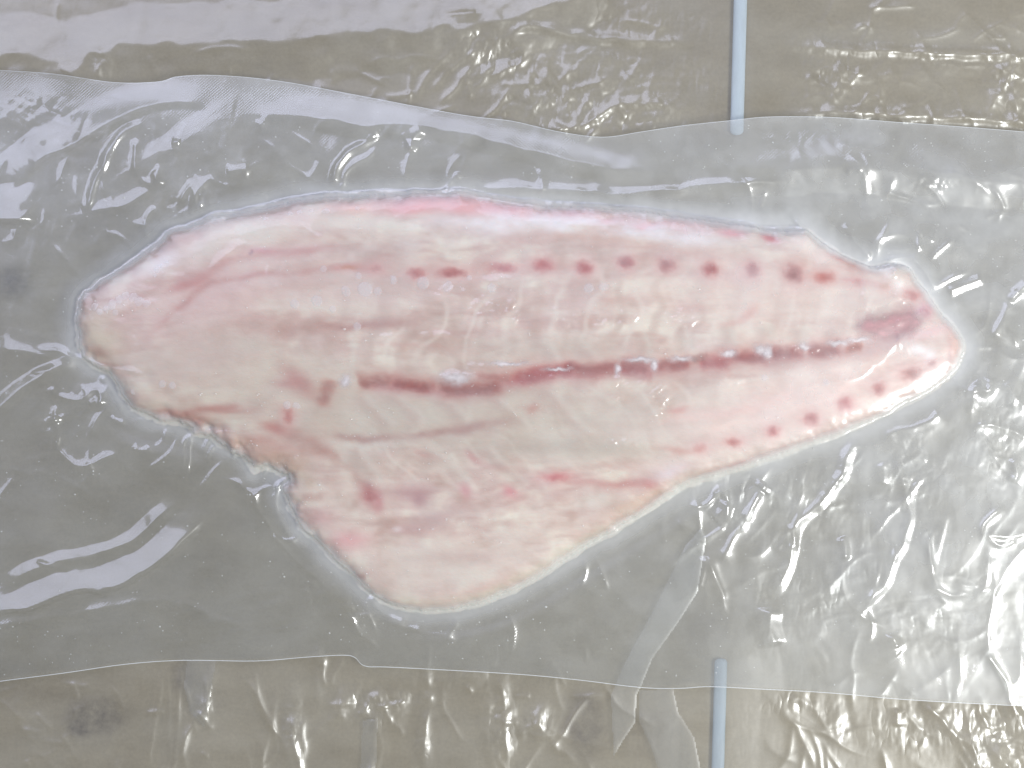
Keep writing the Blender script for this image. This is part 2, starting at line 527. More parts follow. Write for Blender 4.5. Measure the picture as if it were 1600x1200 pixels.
def film_height(X, Y):
    z = 2.2 + 5 * fbm(X / 260, Y / 190, 41, 2)
    Z = np.zeros(X.shape)
    # smooth lavender slope along the far side
    crease(X, Y, Z, [(-120, 100), (0, 90), (60, 88), (120, 112), (150, 84), (240, 72), (330, 68), (400, 66), (520, 58), (640, 52), (760, 40), (860, 12), (960, -40)],
           58, 12, 62, kind='t', taper=.04, jag=7, seed=3)
    crease(X, Y, Z, [(790, 56), (830, 44), (880, 55), (940, 62), (1000, 66), (1060, 68), (1130, 72), (1200, 70), (1280, 78), (1350, 80), (1450, 84), (1700, 92)], 4.5, 5, 6, jag=2.5, seed=8, taper=.03)
    crease(X, Y, Z, [(850, 200), (890, 203), (930, 188), (965, 165), (1000, 163), (1080, 170), (1150, 175), (1200, 179), (1330, 177), (1400, 181), (1500, 187), (1680, 200)], 4, 4.6, 6, jag=2.5, seed=9, taper=.03)
    for p, w, h in [
        ([(720, 130), (745, 95), (765, 60)], 4, 3), ([(695, 118), (728, 92), (752, 74)], 2.5, 2), ([(1350, 14), (1420, 10), (1432, 16)], 3, 3), ([(1492, 10), (1520, 35), (1555, 70), (1600, 110)], 3.5, 3),
        ([(1530, 85), (1548, 102), (1575, 118)], 3, 3), ([(1600, 90), (1570, 130), (1540, 180)], 6, 5), ([(560, 105), (600, 96), (660, 92), (700, 96)], 3, 2), ([(300, 86), (340, 80), (400, 77)], 2.5, 2.4),
        ([(90, 0), (91, 40)], 2, 1.2), ([(237, 85), (243, 110), (244, 128)], 3, 2), ([(640, 140), (638, 165)], 3, 2), ([(500, 130), (502, 180)], 5, 2.5), ([(648, 95), (640, 160)], 4, 2),
        ([(1075, 105), (1062, 150), (1110, 168)], 4, 3), ([(970, 110), (1000, 150)], 4, 3), ([(1285, 110), (1310, 120), (1300, 145), (1305, 168)], 4, 3.5),
        # near side
        ([(257, 1028), (249, 1090), (240, 1140), (233, 1215)], 3, 2.6), ([(288, 1028), (281, 1080), (278, 1140), (270, 1215)], 3, 2.8), ([(340, 1030), (332, 1075), (322, 1130)], 4, 2), ([(225, 1112), (262, 1107)], 2.5, 2.4),
        ([(504, 1020), (505, 1050), (510, 1075)], 4, 3.5), ([(458, 1108), (460, 1150), (468, 1180), (470, 1220)], 5, 5), ([(563, 1122), (583, 1090), (592, 1078)], 4, 5), ([(580, 1103), (610, 1100), (640, 1091)], 4, 4.5),
        ([(510, 1103), (540, 1100), (560, 1098)], 3, 2.6), ([(670, 1100), (664, 1150), (658, 1200)], 4, 3.6), ([(775, 1040), (785, 1090), (790, 1140), (792, 1200)], 5, 4.4), ([(730, 1070), (740, 1085)], 3, 3),
        ([(805, 1150), (830, 1135), (850, 1130)], 4, 4.4), ([(800, 1087), (830, 1087)], 2.4, 2.4), ([(886, 1087), (920, 1085), (950, 1083)], 2.4, 2.4), ([(862, 1160), (870, 1175)], 3, 2), ([(1104, 1110), (1100, 1128)], 3, 3),
        ([(1200, 1080), (1225, 1110), (1245, 1135), (1262, 1175), (1275, 1210)], 5, 5), ([(1240, 1085), (1236, 1110)], 4, 3), ([(1432, 1090), (1460, 1115), (1485, 1140), (1510, 1160), (1530, 1190)], 6, 6),
        ([(1530, 1085), (1532, 1115), (1545, 1140)], 4, 4), ([(1555, 1140), (1560, 1170), (1555, 1205)], 6, 6), ([(1400, 1105), (1402, 1135)], 4, 4), ([(1532, 1010), (1560, 1050), (1575, 1095), (1600, 1135)], 4, 5),
        ([(55, 1110), (86, 1140)], 3, 2.4), ([(315, 1175), (330, 1183)], 2.6, 2.4), ([(42, 1185), (50, 1200)], 2.6, 2), ([(310, 1105), (325, 1130), (338, 1140)], 4, 3.5),
        # below the pouch
        ([(240, 190), (243, 230), (250, 260)], 4, 2.6), ([(350, 190), (356, 215), (362, 235)], 4, 2.4), ([(60, 370), (52, 410), (45, 450)], 5, 3), ([(22, 470), (16, 520)], 5, 2.6),
        ([(1190, 850), (1240, 825), (1260, 805), (1335, 785)], 3, 2.8), ([(1118, 940), (1150, 915), (1210, 880)], 3, 2.8), ([(1130, 850), (1160, 810), (1190, 780), (1220, 750)], 4, 3.6), ([(1160, 850), (1190, 820), (1215, 790)], 4, 3.6),
        ([(1350, 795), (1346, 830), (1342, 865)], 3, 2.2), ([(1435, 830), (1450, 860), (1465, 880)], 4, 3.4), ([(1435, 980), (1460, 955), (1480, 935)], 6, 4), ([(1425, 985), (1420, 955)], 4, 3.4)]:
        crease(X, Y, Z, p, w * 1.4, h * .9, kind='e', jag=2.5, seed=int(w * 10 + h), taper=.25)
    for i, (p, w, h) in enumerate(FILM_FOLDS):
        crease(X, Y, Z, p, w * 1.5, h, kind='e', taper=.3, jag=2, seed=i)
    cm = mask(X, Y, FILM_CRUMPLE) * .6
    low = sstep(900, 1060, Y)
    c1 = crumple(X / 36, Y / (32 + 40 * low), 61, 3); c2 = crumple(X / 12, Y / 12, 67, 5)
    Z += (.06 + cm) * (11.0 * (c1 - .35)) + (.03 + cm) * 4.2 * (c2 - .3)
    Z = np.clip(Z, -1.5, None)
    flat = pouch_inside(X, Y, 25)
    z = z + Z * (1 - flat) + flat * 5.0 * np.tanh(Z * .6 / 5.0)
    # pressed flat under the fillet
    s = signed(X, Y)
    press = sstep(-30, 12, s)
    z = z * (1 - press) + 2.4 * press
    z = np.maximum(z, .8)
    r = rod_height(X, Y, 2.4, 64)
    k = np.clip(r / 8.0, 0, 1)
    return z * (1 - k) + np.minimum(z, 1.6) * k + r

def folds(n, box, angle, spread, length, w, h, seed):
    rng = np.random.RandomState(seed); out = []
    for i in range(n):
        x = rng.uniform(box[0], box[2]); y = rng.uniform(box[1], box[3])
        a = math.radians(angle + rng.normal() * spread); L = rng.uniform(*length); k = rng.randint(3, 6)
        pts = [(x, y)]
        for j in range(k):
            a += rng.normal() * .28
            x += L / k * math.cos(a); y += L / k * math.sin(a); pts.append((x, y))
        out.append((pts, rng.uniform(*w), rng.uniform(*h)))
        if rng.rand() < .5:                    # a branch leaving the fold
            b = a + rng.choice((-1, 1)) * rng.uniform(.5, 1.0); q = pts[k // 2 + 1 if k > 2 else 1]
            out.append(([q, (q[0] + .25 * L * math.cos(b), q[1] + .25 * L * math.sin(b)), (q[0] + .45 * L * math.cos(b + .2), q[1] + .45 * L * math.sin(b + .2))], rng.uniform(*w) * .8, rng.uniform(*h) * .8))
    return out
FILM_FOLDS = (folds(44, (680, 20, 1120, 200), 110, 40, (35, 130), (2, 4.4), (1.4, 3.2), 11) + folds(45, (1160, 10, 1640, 200), 20, 40, (30, 120), (1.5, 3), (1.0, 2.2), 12)
    + folds(30, (0, 100, 640, 190), 80, 40, (20, 60), (1.5, 3), (.8, 1.8), 13) + folds(40, (180, 1030, 960, 1210), 90, 14, (60, 200), (2, 4.6), (1.2, 2.8), 14)
    + folds(38, (1140, 1060, 1640, 1210), 62, 18, (70, 200), (2.2, 4.6), (1.6, 3.4), 15) + folds(20, (-20, 1060, 200, 1200), 60, 40, (30, 80), (1.6, 3), (.8, 1.6), 16)
    + folds(34, (1080, 660, 1640, 1060), 125, 26, (50, 170), (2.4, 5), (1.6, 3.4), 17) + folds(40, (20, 180, 520, 420), 90, 35, (20, 80), (1.6, 3), (1.0, 2.0), 18)
    + folds(30, (1250, 220, 1640, 480), 40, 40, (30, 110), (1.8, 3), (1.0, 2.0), 19) + folds(24, (0, 560, 260, 760), 60, 50, (20, 70), (1.6, 3), (.8, 1.6), 20)
    + folds(26, (460, 900, 1000, 1040), 80, 40, (20, 70), (1.6, 3), (.8, 1.8), 22))
TOP = smooth_line([(-330, 100), (-150, 106), (0, 112), (90, 118), (180, 131), (250, 130), (280, 122), (340, 120), (440, 129), (560, 151), (720, 181), (800, 191), (870, 207), (940, 216), (1000, 208),
                   (1060, 199), (1140, 191), (1200, 185), (1290, 185), (1400, 193), (1500, 200), (1600, 208), (1750, 220), (1950, 232)])
BOT = smooth_line([(-330, 1108), (-150, 1085), (0, 1063), (100, 1050), (200, 1036), (290, 1030), (400, 1031), (480, 1025), (538, 1022), (556, 1026), (572, 1039), (620, 1041), (800, 1051), (900, 1060), (1000, 1072), (1060, 1073),
                   (1110, 1070), (1200, 1075), (1300, 1081), (1400, 1090), (1500, 1096), (1600, 1101), (1750, 1108), (1950, 1116)])
def ytop(x): return np.interp(x, TOP[:, 0], TOP[:, 1])
def ybot(x): return np.interp(x, BOT[:, 0], BOT[:, 1])
def pouch_inside(X, Y, soft):
    return sstep(0, soft, Y - ytop(X)) * sstep(0, soft, ybot(X) - Y)

def back_height(X, Y):
    z = 2.2 + 5 * fbm(X / 260, Y / 190, 41, 2) + 6.2
    return np.maximum(z, rod_height(X, Y, 2.4, 64) + 6.0)

# creases of the upper pouch film: points, width below/right, height, width above/left, kind
LAV = [  # broad slopes that face the window
    ([(10, 300), (40, 280), (75, 250), (120, 232), (150, 215), (190, 190), (240, 168), (285, 163), (330, 172)], 7, 15, 46, 't'),
    ([(360, 188), (400, 180), (450, 182), (520, 190), (570, 200), (640, 197), (700, 205), (780, 225), (860, 246), (960, 268), (1080, 270)], 20, 13, 46, 't'),
    ([(1080, 262), (1200, 268), (1330, 262), (1450, 280), (1600, 290), (1700, 300)], 40, 10, 60, 't'),
    ([(-90, 370), (-20, 350), (40, 345), (70, 344)], 9, 15, 55, 't'),
    ([(-60, 985), (0, 956), (60, 944), (125, 922), (165, 920), (215, 900), (260, 870), (300, 832), (332, 790)], 8, 14.5, 39, 't'),
    ([(-20, 930), (40, 898), (100, 876), (150, 866), (205, 848), (250, 808), (300, 768)], 14, 6.5, 18, 't'),
    ([(60, 872), (95, 886), (120, 884)], 5, 3, 7, 't'),
    ([(-40, 660), (0, 640), (50, 600), (100, 575), (135, 566)], 12, 8, 16, 't'),
    ([(-60, 900), (40, 830), (130, 760), (220, 735)], 60, 6, 60, 'g'),
]
WRINK = [
    # far left loop
    ([(228, 193), (205, 205), (185, 225), (172, 245), (168, 258), (155, 280), (148, 300), (145, 315), (138, 333), (115, 340), (75, 345)], 4.5, 8, 6),
    ([(190, 222), (175, 250), (166, 275), (164, 295), (175, 308)], 2.4, 2.4, 3), ([(138, 333), (165, 330), (200, 322), (225, 308), (247, 295)], 3, 4, 5),
    ([(216, 215), (214, 255), (222, 280), (247, 295)], 2.6, 3.4, 3.4), ([(243, 271), (250, 280), (256, 292)], 3, 4, 3), ([(300, 190), (320, 220), (350, 240), (378, 252), (400, 259)], 4.5, 5.5, 6),
    ([(355, 270), (392, 268)], 5, 3, 5), ([(272, 227), (284, 227)], 3, 4, 3), ([(286, 325), (290, 308), (302, 293), (308, 310), (310, 332)], 2.2, 3.4, 2.2), ([(316, 305), (316, 330)], 2, 2.6, 2),
    ([(250, 325), (235, 340), (231, 360), (236, 375)], 2.4, 2.6, 2.4), ([(245, 385), (240, 398)], 2, 2, 2),
    # hook above the fillet
    ([(522, 298), (524, 278), (532, 258), (545, 242), (562, 232), (580, 222), (595, 212)], 4, 5.5, 4), ([(524, 298), (538, 290), (540, 275), (552, 262), (575, 248), (592, 228)], 3, 3.5, 3),
    ([(606, 209), (635, 207), (665, 203)], 4, 6, 7), ([(630, 208), (640, 228), (642, 240)], 4, 4, 4), ([(695, 304), (712, 276), (718, 272)], 2, 2, 2), ([(715, 272), (719, 282)], 2, 2, 2),
    # along the top edge of the fillet
    ([(720, 292), (760, 296), (820, 298), (880, 299), (930, 302), (955, 306), (990, 303), (1060, 298), (1120, 292), (1180, 289), (1242, 287)], 5, 6, 6), ([(735, 303), (770, 315), (810, 322), (850, 326)], 2.6, 3, 3),
    ([(1185, 325), (1190, 310), (1194, 298)], 1.8, 1.6, 1.8), ([(1240, 352), (1245, 350), (1258, 366)], 3, 3.4, 3),
    # right lightning crease
    ([(1310, 238), (1330, 250), (1342, 272), (1347, 290), (1353, 320), (1362, 350), (1372, 366), (1380, 371), (1410, 363), (1440, 356), (1465, 362), (1500, 390), (1540, 420), (1600, 450)], 4.2, 6, 4.6),
    ([(1318, 275), (1325, 270), (1340, 272)], 2.4, 2.4, 2.4), ([(1316, 350), (1322, 365), (1340, 388), (1360, 405)], 3.4, 4, 3.4), ([(1375, 417), (1392, 408), (1412, 405), (1430, 412), (1445, 435), (1460, 460)], 3, 3, 4),
    ([(1430, 396), (1432, 378), (1434, 365), (1445, 375), (1460, 380)], 2, 2.4, 2), ([(1470, 458), (1500, 448), (1535, 434)], 5, 5.5, 6), ([(1572, 472), (1585, 455), (1605, 442)], 3.4, 5, 3.4), ([(1572, 472), (1560, 500), (1545, 530)], 4, 4, 10),
    ([(1300, 225), (1370, 240), (1400, 248)], 5, 2.6, 5), ([(1400, 255), (1440, 270), (1490, 275), (1520, 290), (1550, 312)], 4, 2.4, 4),
    # right, beside the tail
    ([(1512, 590), (1514, 620), (1512, 650), (1515, 668), (1535, 690), (1552, 715), (1566, 735), (1573, 750), (1590, 770), (1615, 782)], 4, 6.5, 5), ([(1514, 668), (1540, 664), (1580, 675), (1605, 690)], 4, 4, 4),
    ([(1515, 600), (1535, 612), (1540, 590)], 4, 5, 4), ([(1580, 715), (1582, 740), (1575, 752)], 4, 5, 4), ([(1605, 830), (1570, 835), (1540, 832), (1530, 830), (1530, 818), (1545, 800), (1565, 785)], 3.4, 4.6, 3.4),
    ([(1530, 832), (1545, 846), (1560, 850), (1585, 840)], 3, 3.4, 3), ([(1560, 600), (1600, 640)], 6, 3, 6), ([(1545, 545), (1580, 560), (1610, 555)], 5, 3, 5),
    # long bright crease right of the belly
    ([(1480, 640), (1460, 665), (1420, 680), (1380, 690), (1350, 694), (1328, 696), (1318, 715), (1312, 740), (1298, 755), (1278, 785), (1262, 797), (1245, 815), (1236, 840), (1232, 870), (1222, 895), (1198, 937)], 5.5, 8.5, 6),
    ([(1385, 718), (1398, 712), (1402, 740), (1410, 765), (1412, 785), (1417, 805), (1412, 825), (1405, 850), (1390, 875), (1380, 905), (1370, 920), (1350, 935), (1325, 950)], 5, 7.5, 5.5),
    ([(1372, 730), (1385, 722), (1400, 735)], 6, 7, 6), ([(1312, 735), (1308, 750)], 8, 7, 8), ([(1232, 815), (1222, 840), (1208, 860)], 3.4, 3, 4), ([(1312, 835), (1316, 850), (1316, 872)], 4, 4.5, 4),
    ([(1198, 940), (1200, 970), (1208, 1010)], 9, 9, 9), ([(1390, 1000), (1420, 1005), (1440, 998)], 8, 6, 8), ([(1388, 985), (1400, 1010)], 4, 4, 4), ([(1530, 1010), (1545, 1030), (1570, 1068), (1577, 1095), (1600, 1130)], 3, 4, 3),
    ([(1110, 770), (1122, 768), (1128, 772), (1138, 775)], 2.6, 3, 2.6), ([(1058, 805), (1068, 825), (1092, 843), (1120, 828), (1134, 812)], 3, 3.6, 3), ([(1070, 788), (1100, 790), (1115, 772), (1122, 768), (1134, 785), (1130, 820)], 4, 5, 4),
    ([(1190, 760), (1172, 790), (1160, 815), (1140, 845), (1122, 880)], 5, 4.5, 6), ([(1195, 756), (1188, 766)], 6, 5, 6), ([(1125, 850), (1112, 880), (1106, 930), (1100, 990), (1110, 1030)], 14, 2, 14), ([(1100, 868), (1090, 920)], 4, 3, 4),
    ([(1470, 640), (1440, 662), (1400, 672), (1370, 685)], 5, 3.6, 5), ([(1430, 700), (1450, 670), (1470, 640)], 10, 6, 12),
    # left loops
    ([(97, 625), (92, 645), (95, 665), (97, 680), (94, 692), (97, 702), (110, 718), (122, 727), (132, 728), (155, 722), (175, 714), (185, 710), (200, 711)], 2.8, 4.2, 3), ([(95, 615), (100, 620), (125, 623), (140, 618), (148, 610), (158, 612), (160, 628), (154, 646)], 3, 3.8, 3),
    ([(86, 606), (88, 622)], 2.4, 2.8, 2.4), ([(145, 630), (147, 632)], 5, 5, 5), ([(90, 650), (92, 660)], 5, 5, 5), ([(175, 652), (190, 658), (200, 660)], 2.6, 3, 2.6), ([(210, 700), (225, 706), (240, 700)], 4, 2.6, 4),
    ([(284, 752), (288, 730), (289, 700), (293, 687), (301, 683), (298, 705), (294, 735), (286, 750)], 1.8, 2.8, 1.8), ([(322, 720), (319, 708), (326, 692), (338, 680), (355, 676), (390, 680), (410, 686), (428, 697)], 1.8, 2.6, 1.8), ([(322, 720), (330, 708), (340, 692)], 1.8, 2.4, 1.8),
    ([(335, 752), (362, 748), (385, 762), (400, 773), (405, 790), (420, 815), (440, 845), (462, 872), (490, 895), (520, 925), (545, 955), (562, 985), (585, 1005), (615, 1036)], 3, 5, 3.6), ([(432, 762), (450, 748), (462, 738)], 2, 2.4, 2),
    ([(-60, 985), (60, 968), (140, 955), (200, 942), (240, 937), (262, 937), (279, 944), (292, 941), (330, 960), (370, 975), (400, 990), (430, 1010)], 3.6, 3.6, 8),
    ([(600, 965), (640, 980), (662, 985), (700, 994), (715, 1005)], 4, 4.4, 4), ([(575, 925), (600, 958), (640, 975)], 5, 4, 5), ([(780, 1035), (785, 1050)], 8, 4, 8), ([(395, 1020), (440, 1030)], 10, 5, 10),
    ([(60, 540), (110, 555), (138, 562), (180, 575), (220, 583), (252, 590)], 2.8, 3.2, 2.8), ([(0, 545), (50, 552), (130, 565)], 8, 4, 8), ([(160, 585), (178, 610), (196, 642)], 3, 2.4, 3), ([(220, 540), (224, 545)], 1.6, 1.2, 1.6),
    ([(214, 528), (222, 536), (223, 545)], 1.6, 1.4, 1.6), ([(365, 705), (372, 708)], 4, 4, 4), ([(465, 712), (470, 715)], 3, 3.4, 3), ([(415, 722), (425, 726)], 5, 5, 5),
    ([(260, 205), (330, 300), (420, 270)], 40, 4, 40), ([(480, 260), (600, 290), (760, 280)], 30, 4, 30),
    # right end seal waves
    ([(1400, 620), (1600, 900)], 50, 3, 50), ([(1300, 1000), (1450, 880), (1600, 830)], 60, 3, 60),
]
def lamp_slope(x, y):
    """tilt a patch of film at a picture point needs to mirror the key lamp to the camera"""
    k = np.array(KEY) / np.linalg.norm(KEY) * KEYD
    p = np.array(((x - 800) * S, (600 - y) * S, .003))
    l = k - p; l /= np.linalg.norm(l); v_ = np.array((0, 0, CAMH)) - p; v_ /= np.linalg.norm(v_)
    h = l + v_
    return h[0] / h[2], h[1] / h[2]
BOLD = [  # long taut folds: points running downwards, width of the face turned to the lamp, width of the back
    ([(1350, 694), (1330, 697), (1318, 715), (1312, 740), (1298, 757), (1278, 785), (1262, 797), (1245, 815), (1236, 840), (1232, 870), (1222, 895), (1198, 937)], 13, 8),
    ([(1396, 705), (1402, 740), (1410, 765), (1413, 785), (1417, 805), (1412, 825), (1405, 850), (1390, 875), (1380, 905), (1370, 920), (1350, 935), (1325, 950)], 10, 7),
    ([(228, 193), (205, 205), (185, 225), (172, 245), (166, 262), (155, 280), (148, 300), (145, 315), (137, 334)], 6, 7), ([(595, 211), (580, 221), (562, 232), (545, 243), (532, 258), (525, 278), (523, 296)], 9, 6),
    ([(1318, 244), (1334, 254), (1343, 274), (1348, 294), (1353, 320), (1362, 350), (1373, 367)], 8, 6), ([(1512, 590), (1514, 625), (1512, 650), (1516, 670), (1535, 692), (1553, 717), (1568, 740)], 8, 7),
    ([(1372, 722), (1376, 740), (1372, 756)], 16, 10), ([(1202, 948), (1198, 975), (1206, 1008)], 20, 16), ([(1392, 990), (1388, 1005), (1400, 1022)], 18, 14), ([(1190, 752), (1176, 782), (1162, 812)], 8, 8), ([(1134, 782), (1124, 800), (1112, 812)], 16, 10),
    ([(1312, 838), (1316, 858), (1315, 878)], 9, 6), ([(1534, 434), (1510, 442), (1474, 458)], 12, 7), ([(1600, 442), (1584, 456), (1572, 474)], 6, 5), ([(662, 205), (648, 218), (640, 240)], 10, 8), ([(1580, 712), (1581, 735), (1573, 752)], 8, 6),
    ([(1600, 560), (1582, 600), (1576, 640)], 9, 8), ([(1475, 800), (1462, 850), (1448, 890)], 6, 8), ([(1545, 1028), (1572, 1070), (1580, 1100)], 5, 5)]
POUCH_CRUMPLE = [(760, 482, 34, 16, 1.0), (712, 465, 34, 18, .8), (800, 490, 14, 24, .9), (775, 440, 26, 6, .9), (880, 500, 30, 20, .7), (975, 498, 20, 18, .9), (930, 508, 40, 14, .7), (1060, 500, 34, 14, .8),
    (715, 588, 26, 8, 1.0), (745, 575, 20, 6, .9), (960, 598, 50, 12, .7), (950, 620, 20, 12, .7), (1025, 620, 20, 26, .7), (1025, 646, 12, 6, 1.1), (985, 690, 40, 6, .8), (610, 527, 10, 4, .9), (690, 525, 30, 5, .7),
    (1345, 465, 6, 20, .8), (1395, 430, 10, 14, .9), (1400, 465, 8, 10, .9), (1440, 480, 14, 10, .5), (1130, 590, 40, 14, .4), (860, 590, 30, 8, .5), (540, 600, 16, 8, .4), (1110, 548, 60, 6, .5), (1240, 546, 30, 5, .6), (1185, 556, 12, 5, .6),
    (80, 220, 60, 40, .12), (60, 180, 60, 30, .35), (540, 960, 60, 40, .12), (1500, 1000, 80, 60, .10), (1420, 730, 30, 40, .45), (1300, 745, 20, 20, .35), (1300, 790, 40, 30, .2), (1560, 690, 40, 60, .25), (300, 320, 60, 30, .25),
    (100, 650, 50, 60, .2), (1230, 215, 40, 14, .4), (1450, 290, 30, 10, .5), (1435, 222, 12, 14, .5), (480, 840, 30, 50, .2), (1520, 600, 30, 40, .3)]

def front_height(X, Y, zb):
    s = signed(X, Y)
    T = thickness(X, Y)
    drape = BASE + T * np.where(s > 0, .26 * np.sin(np.clip(s / 150.0, 0, 1) * math.pi / 2), 0) + T * .75 / (1 + np.exp(-(s + 7) / 10.5)) + 1.0
    out = np.where(s > -120, drape, 0)
    top = flesh_top(X, Y, s)
    top_s = np.where(s > 0, np.maximum(out + 1.2, top + 1.6), np.where(s > -120, out - BASE - 1, 0))
    Z = np.zeros(X.shape)
    for p, w, h, w2, k in LAV:
        crease(X, Y, Z, p, w, h, w2, kind=k, taper=.24, jag=2.0, seed=4)
    for i, (p, w, h, w2) in enumerate(WRINK):
        if h >= 5.4 and max(a[0] for a in p) - min(a[0] for a in p) < 400:
            h = h * .12                          # the taut folds below carry these
        crease(X, Y, Z, p, w * 1.6, h * 1.05, w2 * 1.6, kind='g' if w > 20 else 'e', taper=.16, jag=2.2, seed=i)
    for i, (p, w, back) in enumerate(BOLD):
        q = smooth_line(p); d_ = q[-1] - q[0]; d_ = d_ / np.hypot(*d_)
        gx_, gy_ = lamp_slope(*q[len(q) // 2])
        need = abs(gx_ * d_[1] + gy_ * d_[0])      # part of the tilt that falls across the fold
        crease(X, Y, Z, p, back * 1.5, np.clip(need, .12, .75) * w, w, kind='t', taper=.12, jag=1.5, seed=i + 200)
    rng = np.random.RandomState(31)
    for i in range(40):                        # tension folds pulled from the fillet's edge
        k = rng.randint(2, len(OUTL) - 2)
        x0, y0 = OUTL[k]; tx_, ty_ = OUTL[k + 1] - OUTL[k - 1]; ll = math.hypot(tx_, ty_) + 1e-6
        nx_, ny_ = ty_ / ll, -tx_ / ll; L = rng.uniform(35, 110); sw = rng.normal() * .5
        if 1150 < x0 < 1420 and y0 > 640:
            continue
        pts = [(x0 + nx_ * 10, y0 + ny_ * 10), (x0 + (nx_ + sw * .3 * tx_ / ll) * (10 + L * .5), y0 + (ny_ + sw * .3 * ty_ / ll) * (10 + L * .5)), (x0 + (nx_ + sw * tx_ / ll) * (10 + L), y0 + (ny_ + sw * ty_ / ll) * (10 + L))]
        crease(X, Y, Z, pts, rng.uniform(3, 6), rng.uniform(1.6, 3.6), kind='e', taper=.35, jag=2, seed=i)
    for i, (p, w, h) in enumerate(folds(18, (1060, 700, 1640, 1050), 118, 24, (70, 220), (2.5, 5), (1.6, 3.6), 41) + folds(16, (1280, 220, 1640, 520), 60, 40, (40, 140), (2, 3.4), (1.2, 2.6), 42)
                                  + folds(16, (20, 170, 480, 420), 110, 40, (30, 110), (2, 3.4), (1.0, 2.4), 43) + folds(10, (10, 560, 240, 760), 60, 60, (30, 80), (2, 3), (1.0, 2.0), 44)):
        crease(X, Y, Z, p, w * 1.5, h, kind='e', taper=.3, jag=2, seed=i + 60)
    cm = mask(X, Y, POUCH_CRUMPLE)
    Z += cm * (6.0 * crumple(X / 11, Y / 11, 91, 5) + 2.4 * crumple(X / 5.5, Y / 5.5, 95, 4) - 1.6) + 5 * (fbm(X / 120, Y / 110, 71, 3) - .35) * (1 - sstep(-10, 10, s))
    Z += (3.4 * (crumple(X / 85, Y / 75, 87, 3) - .3) + (.4 + .5 * sstep(800, 1300, X)) * (crumple(X / 26, Y / 26, 88, 3) - .3)) * (1 - sstep(-30, 5, s))
    Z = np.clip(Z, 0, None)
    rim = sstep(-5, 75, np.minimum(Y - ytop(X), ybot(X) - Y))
    Z = Z * (.15 + .85 * rim)
    near = sstep(-60, -10, s)
    lift = 1.2 + 1.4 * rim
    return np.maximum(np.maximum(zb + lift, top_s) + Z, zb + 1.0)

# ------------------------------------------------------------------ blue rods
def rod(a, b, r, name, mat):
    n = 20
    ring = []
    (ax, ay), (bx, by) = a, b
    stations = [(0, .0), (.004, .55), (.012, .85), (.024, 1.0)] + [(t, 1.0) for t in np.linspace(.1, .9, 9)] + [(.976, 1), (.988, .85), (.996, .55), (1, 0)]
    co = []
    for t, k in stations:
        cx = ax + (bx - ax) * t; cy = ay + (by - ay) * t
        for j in range(n):
            an = 2 * math.pi * j / n
            rr = max(r * k, .02)
            co.append((((cx + rr * math.cos(an)) - 800) * S, (600 - cy) * S, (r * .40 + .3 + rr * .40 * math.sin(an)) * S))
    q = []
    for i in range(len(stations) - 1):
        for j in range(n):
            q.append((i * n + j, (i + 1) * n + j, (i + 1) * n + (j + 1) % n, i * n + (j + 1) % n))
    me = raw_mesh(name, np.array(co), np.array(q))
    return link(name, me, None, (mat,))
r1 = rod(*RODS[0], 'plastic_rod', make_rod_mat('pale_blue_plastic', (.43, .51, .57)))
tag(r1, 'pale sky blue plastic rod under crinkled film, tip toward the straight pink fillet edge', 'rod', 'blue rods under the clear film')
r2 = rod(*RODS[1], 'plastic_rod', make_rod_mat('slate_blue_plastic', (.25, .31, .36)))
tag(r2, 'darker slate blue plastic rod under crinkled film, beside a pointed folded film flap', 'rod', 'blue rods under the clear film')

# ------------------------------------------------------------------ cling film
fx = axis((-700, -60, 32), (-60, 1660, 2.5), (1660, 2300, 32)); fy = axis((-600, -50, 32), (-50, 250, 2.5), (250, 700, 5), (700, 1250, 2.5), (1250, 1800, 32))
X, Y = np.meshgrid(fx, fy)
ZF = film_height(X, Y)
hz = .05 + 1.7 * fbm(X / 70, Y / 60, 81, 5) + mask(X, Y, FILM_CRUMPLE) * .5
hz += .9 * mask(X, Y, [(1060, 1140, 30, 60, 1), (1170, 1150, 40, 60, .5), (310, 1060, 30, 40, .8), (1400, 60, 180, 16, .9), (1150, 40, 80, 30, .6), (720, 1150, 60, 60, .3), (1155, 60, 16, 160, .9), (1122, 1120, 16, 110, .9)])
film = sheet('plastic_film', X, Y, ZF, None, (M_FILM,), floats={'haze': hz, 'crinkle': np.clip(.05 + .75 * mask(X, Y, FILM_CRUMPLE), 0, .8) * (.3 + .9 * sstep(.35, .65, fbm(X / 60, Y / 40, 601, 3)))})
tag(film, 'crinkled clear plastic film spread over the brown board under the sealed pouch', 'plastic film')

def flap(name, poly, lift, haze):
    """a folded-over tongue of the same film lying on the sheet"""
    p = np.array(poly, float)
    xs = np.arange(p[:, 0].min() - 3, p[:, 0].max() + 3, 2.0); ys = np.arange(p[:, 1].min() - 3, p[:, 1].max() + 3, 2.0)
    X, Y = np.meshgrid(xs, ys)
    ins = np.zeros(X.shape, bool); q = np.vstack([p, p[:1]])
    for (ax, ay), (bx, by) in zip(q[:-1], q[1:]):
        if ay != by:
            ins ^= ((ay > Y) != (by > Y)) & (X < (bx - ax) * (Y - ay) / (by - ay) + ax)
    d = line_dist(X.ravel(), Y.ravel(), q)[0].reshape(X.shape)
    keep = (ins[:-1, :-1] & ins[1:, :-1] & ins[:-1, 1:] & ins[1:, 1:])
    Z = film_height(X, Y) + lift * sstep(0, 5, d) + .5
    return sheet(name, X, Y, Z, film, (M_FILM,), floats={'haze': np.full(X.shape, haze), 'crinkle': np.full(X.shape, .05)}, keep=keep)
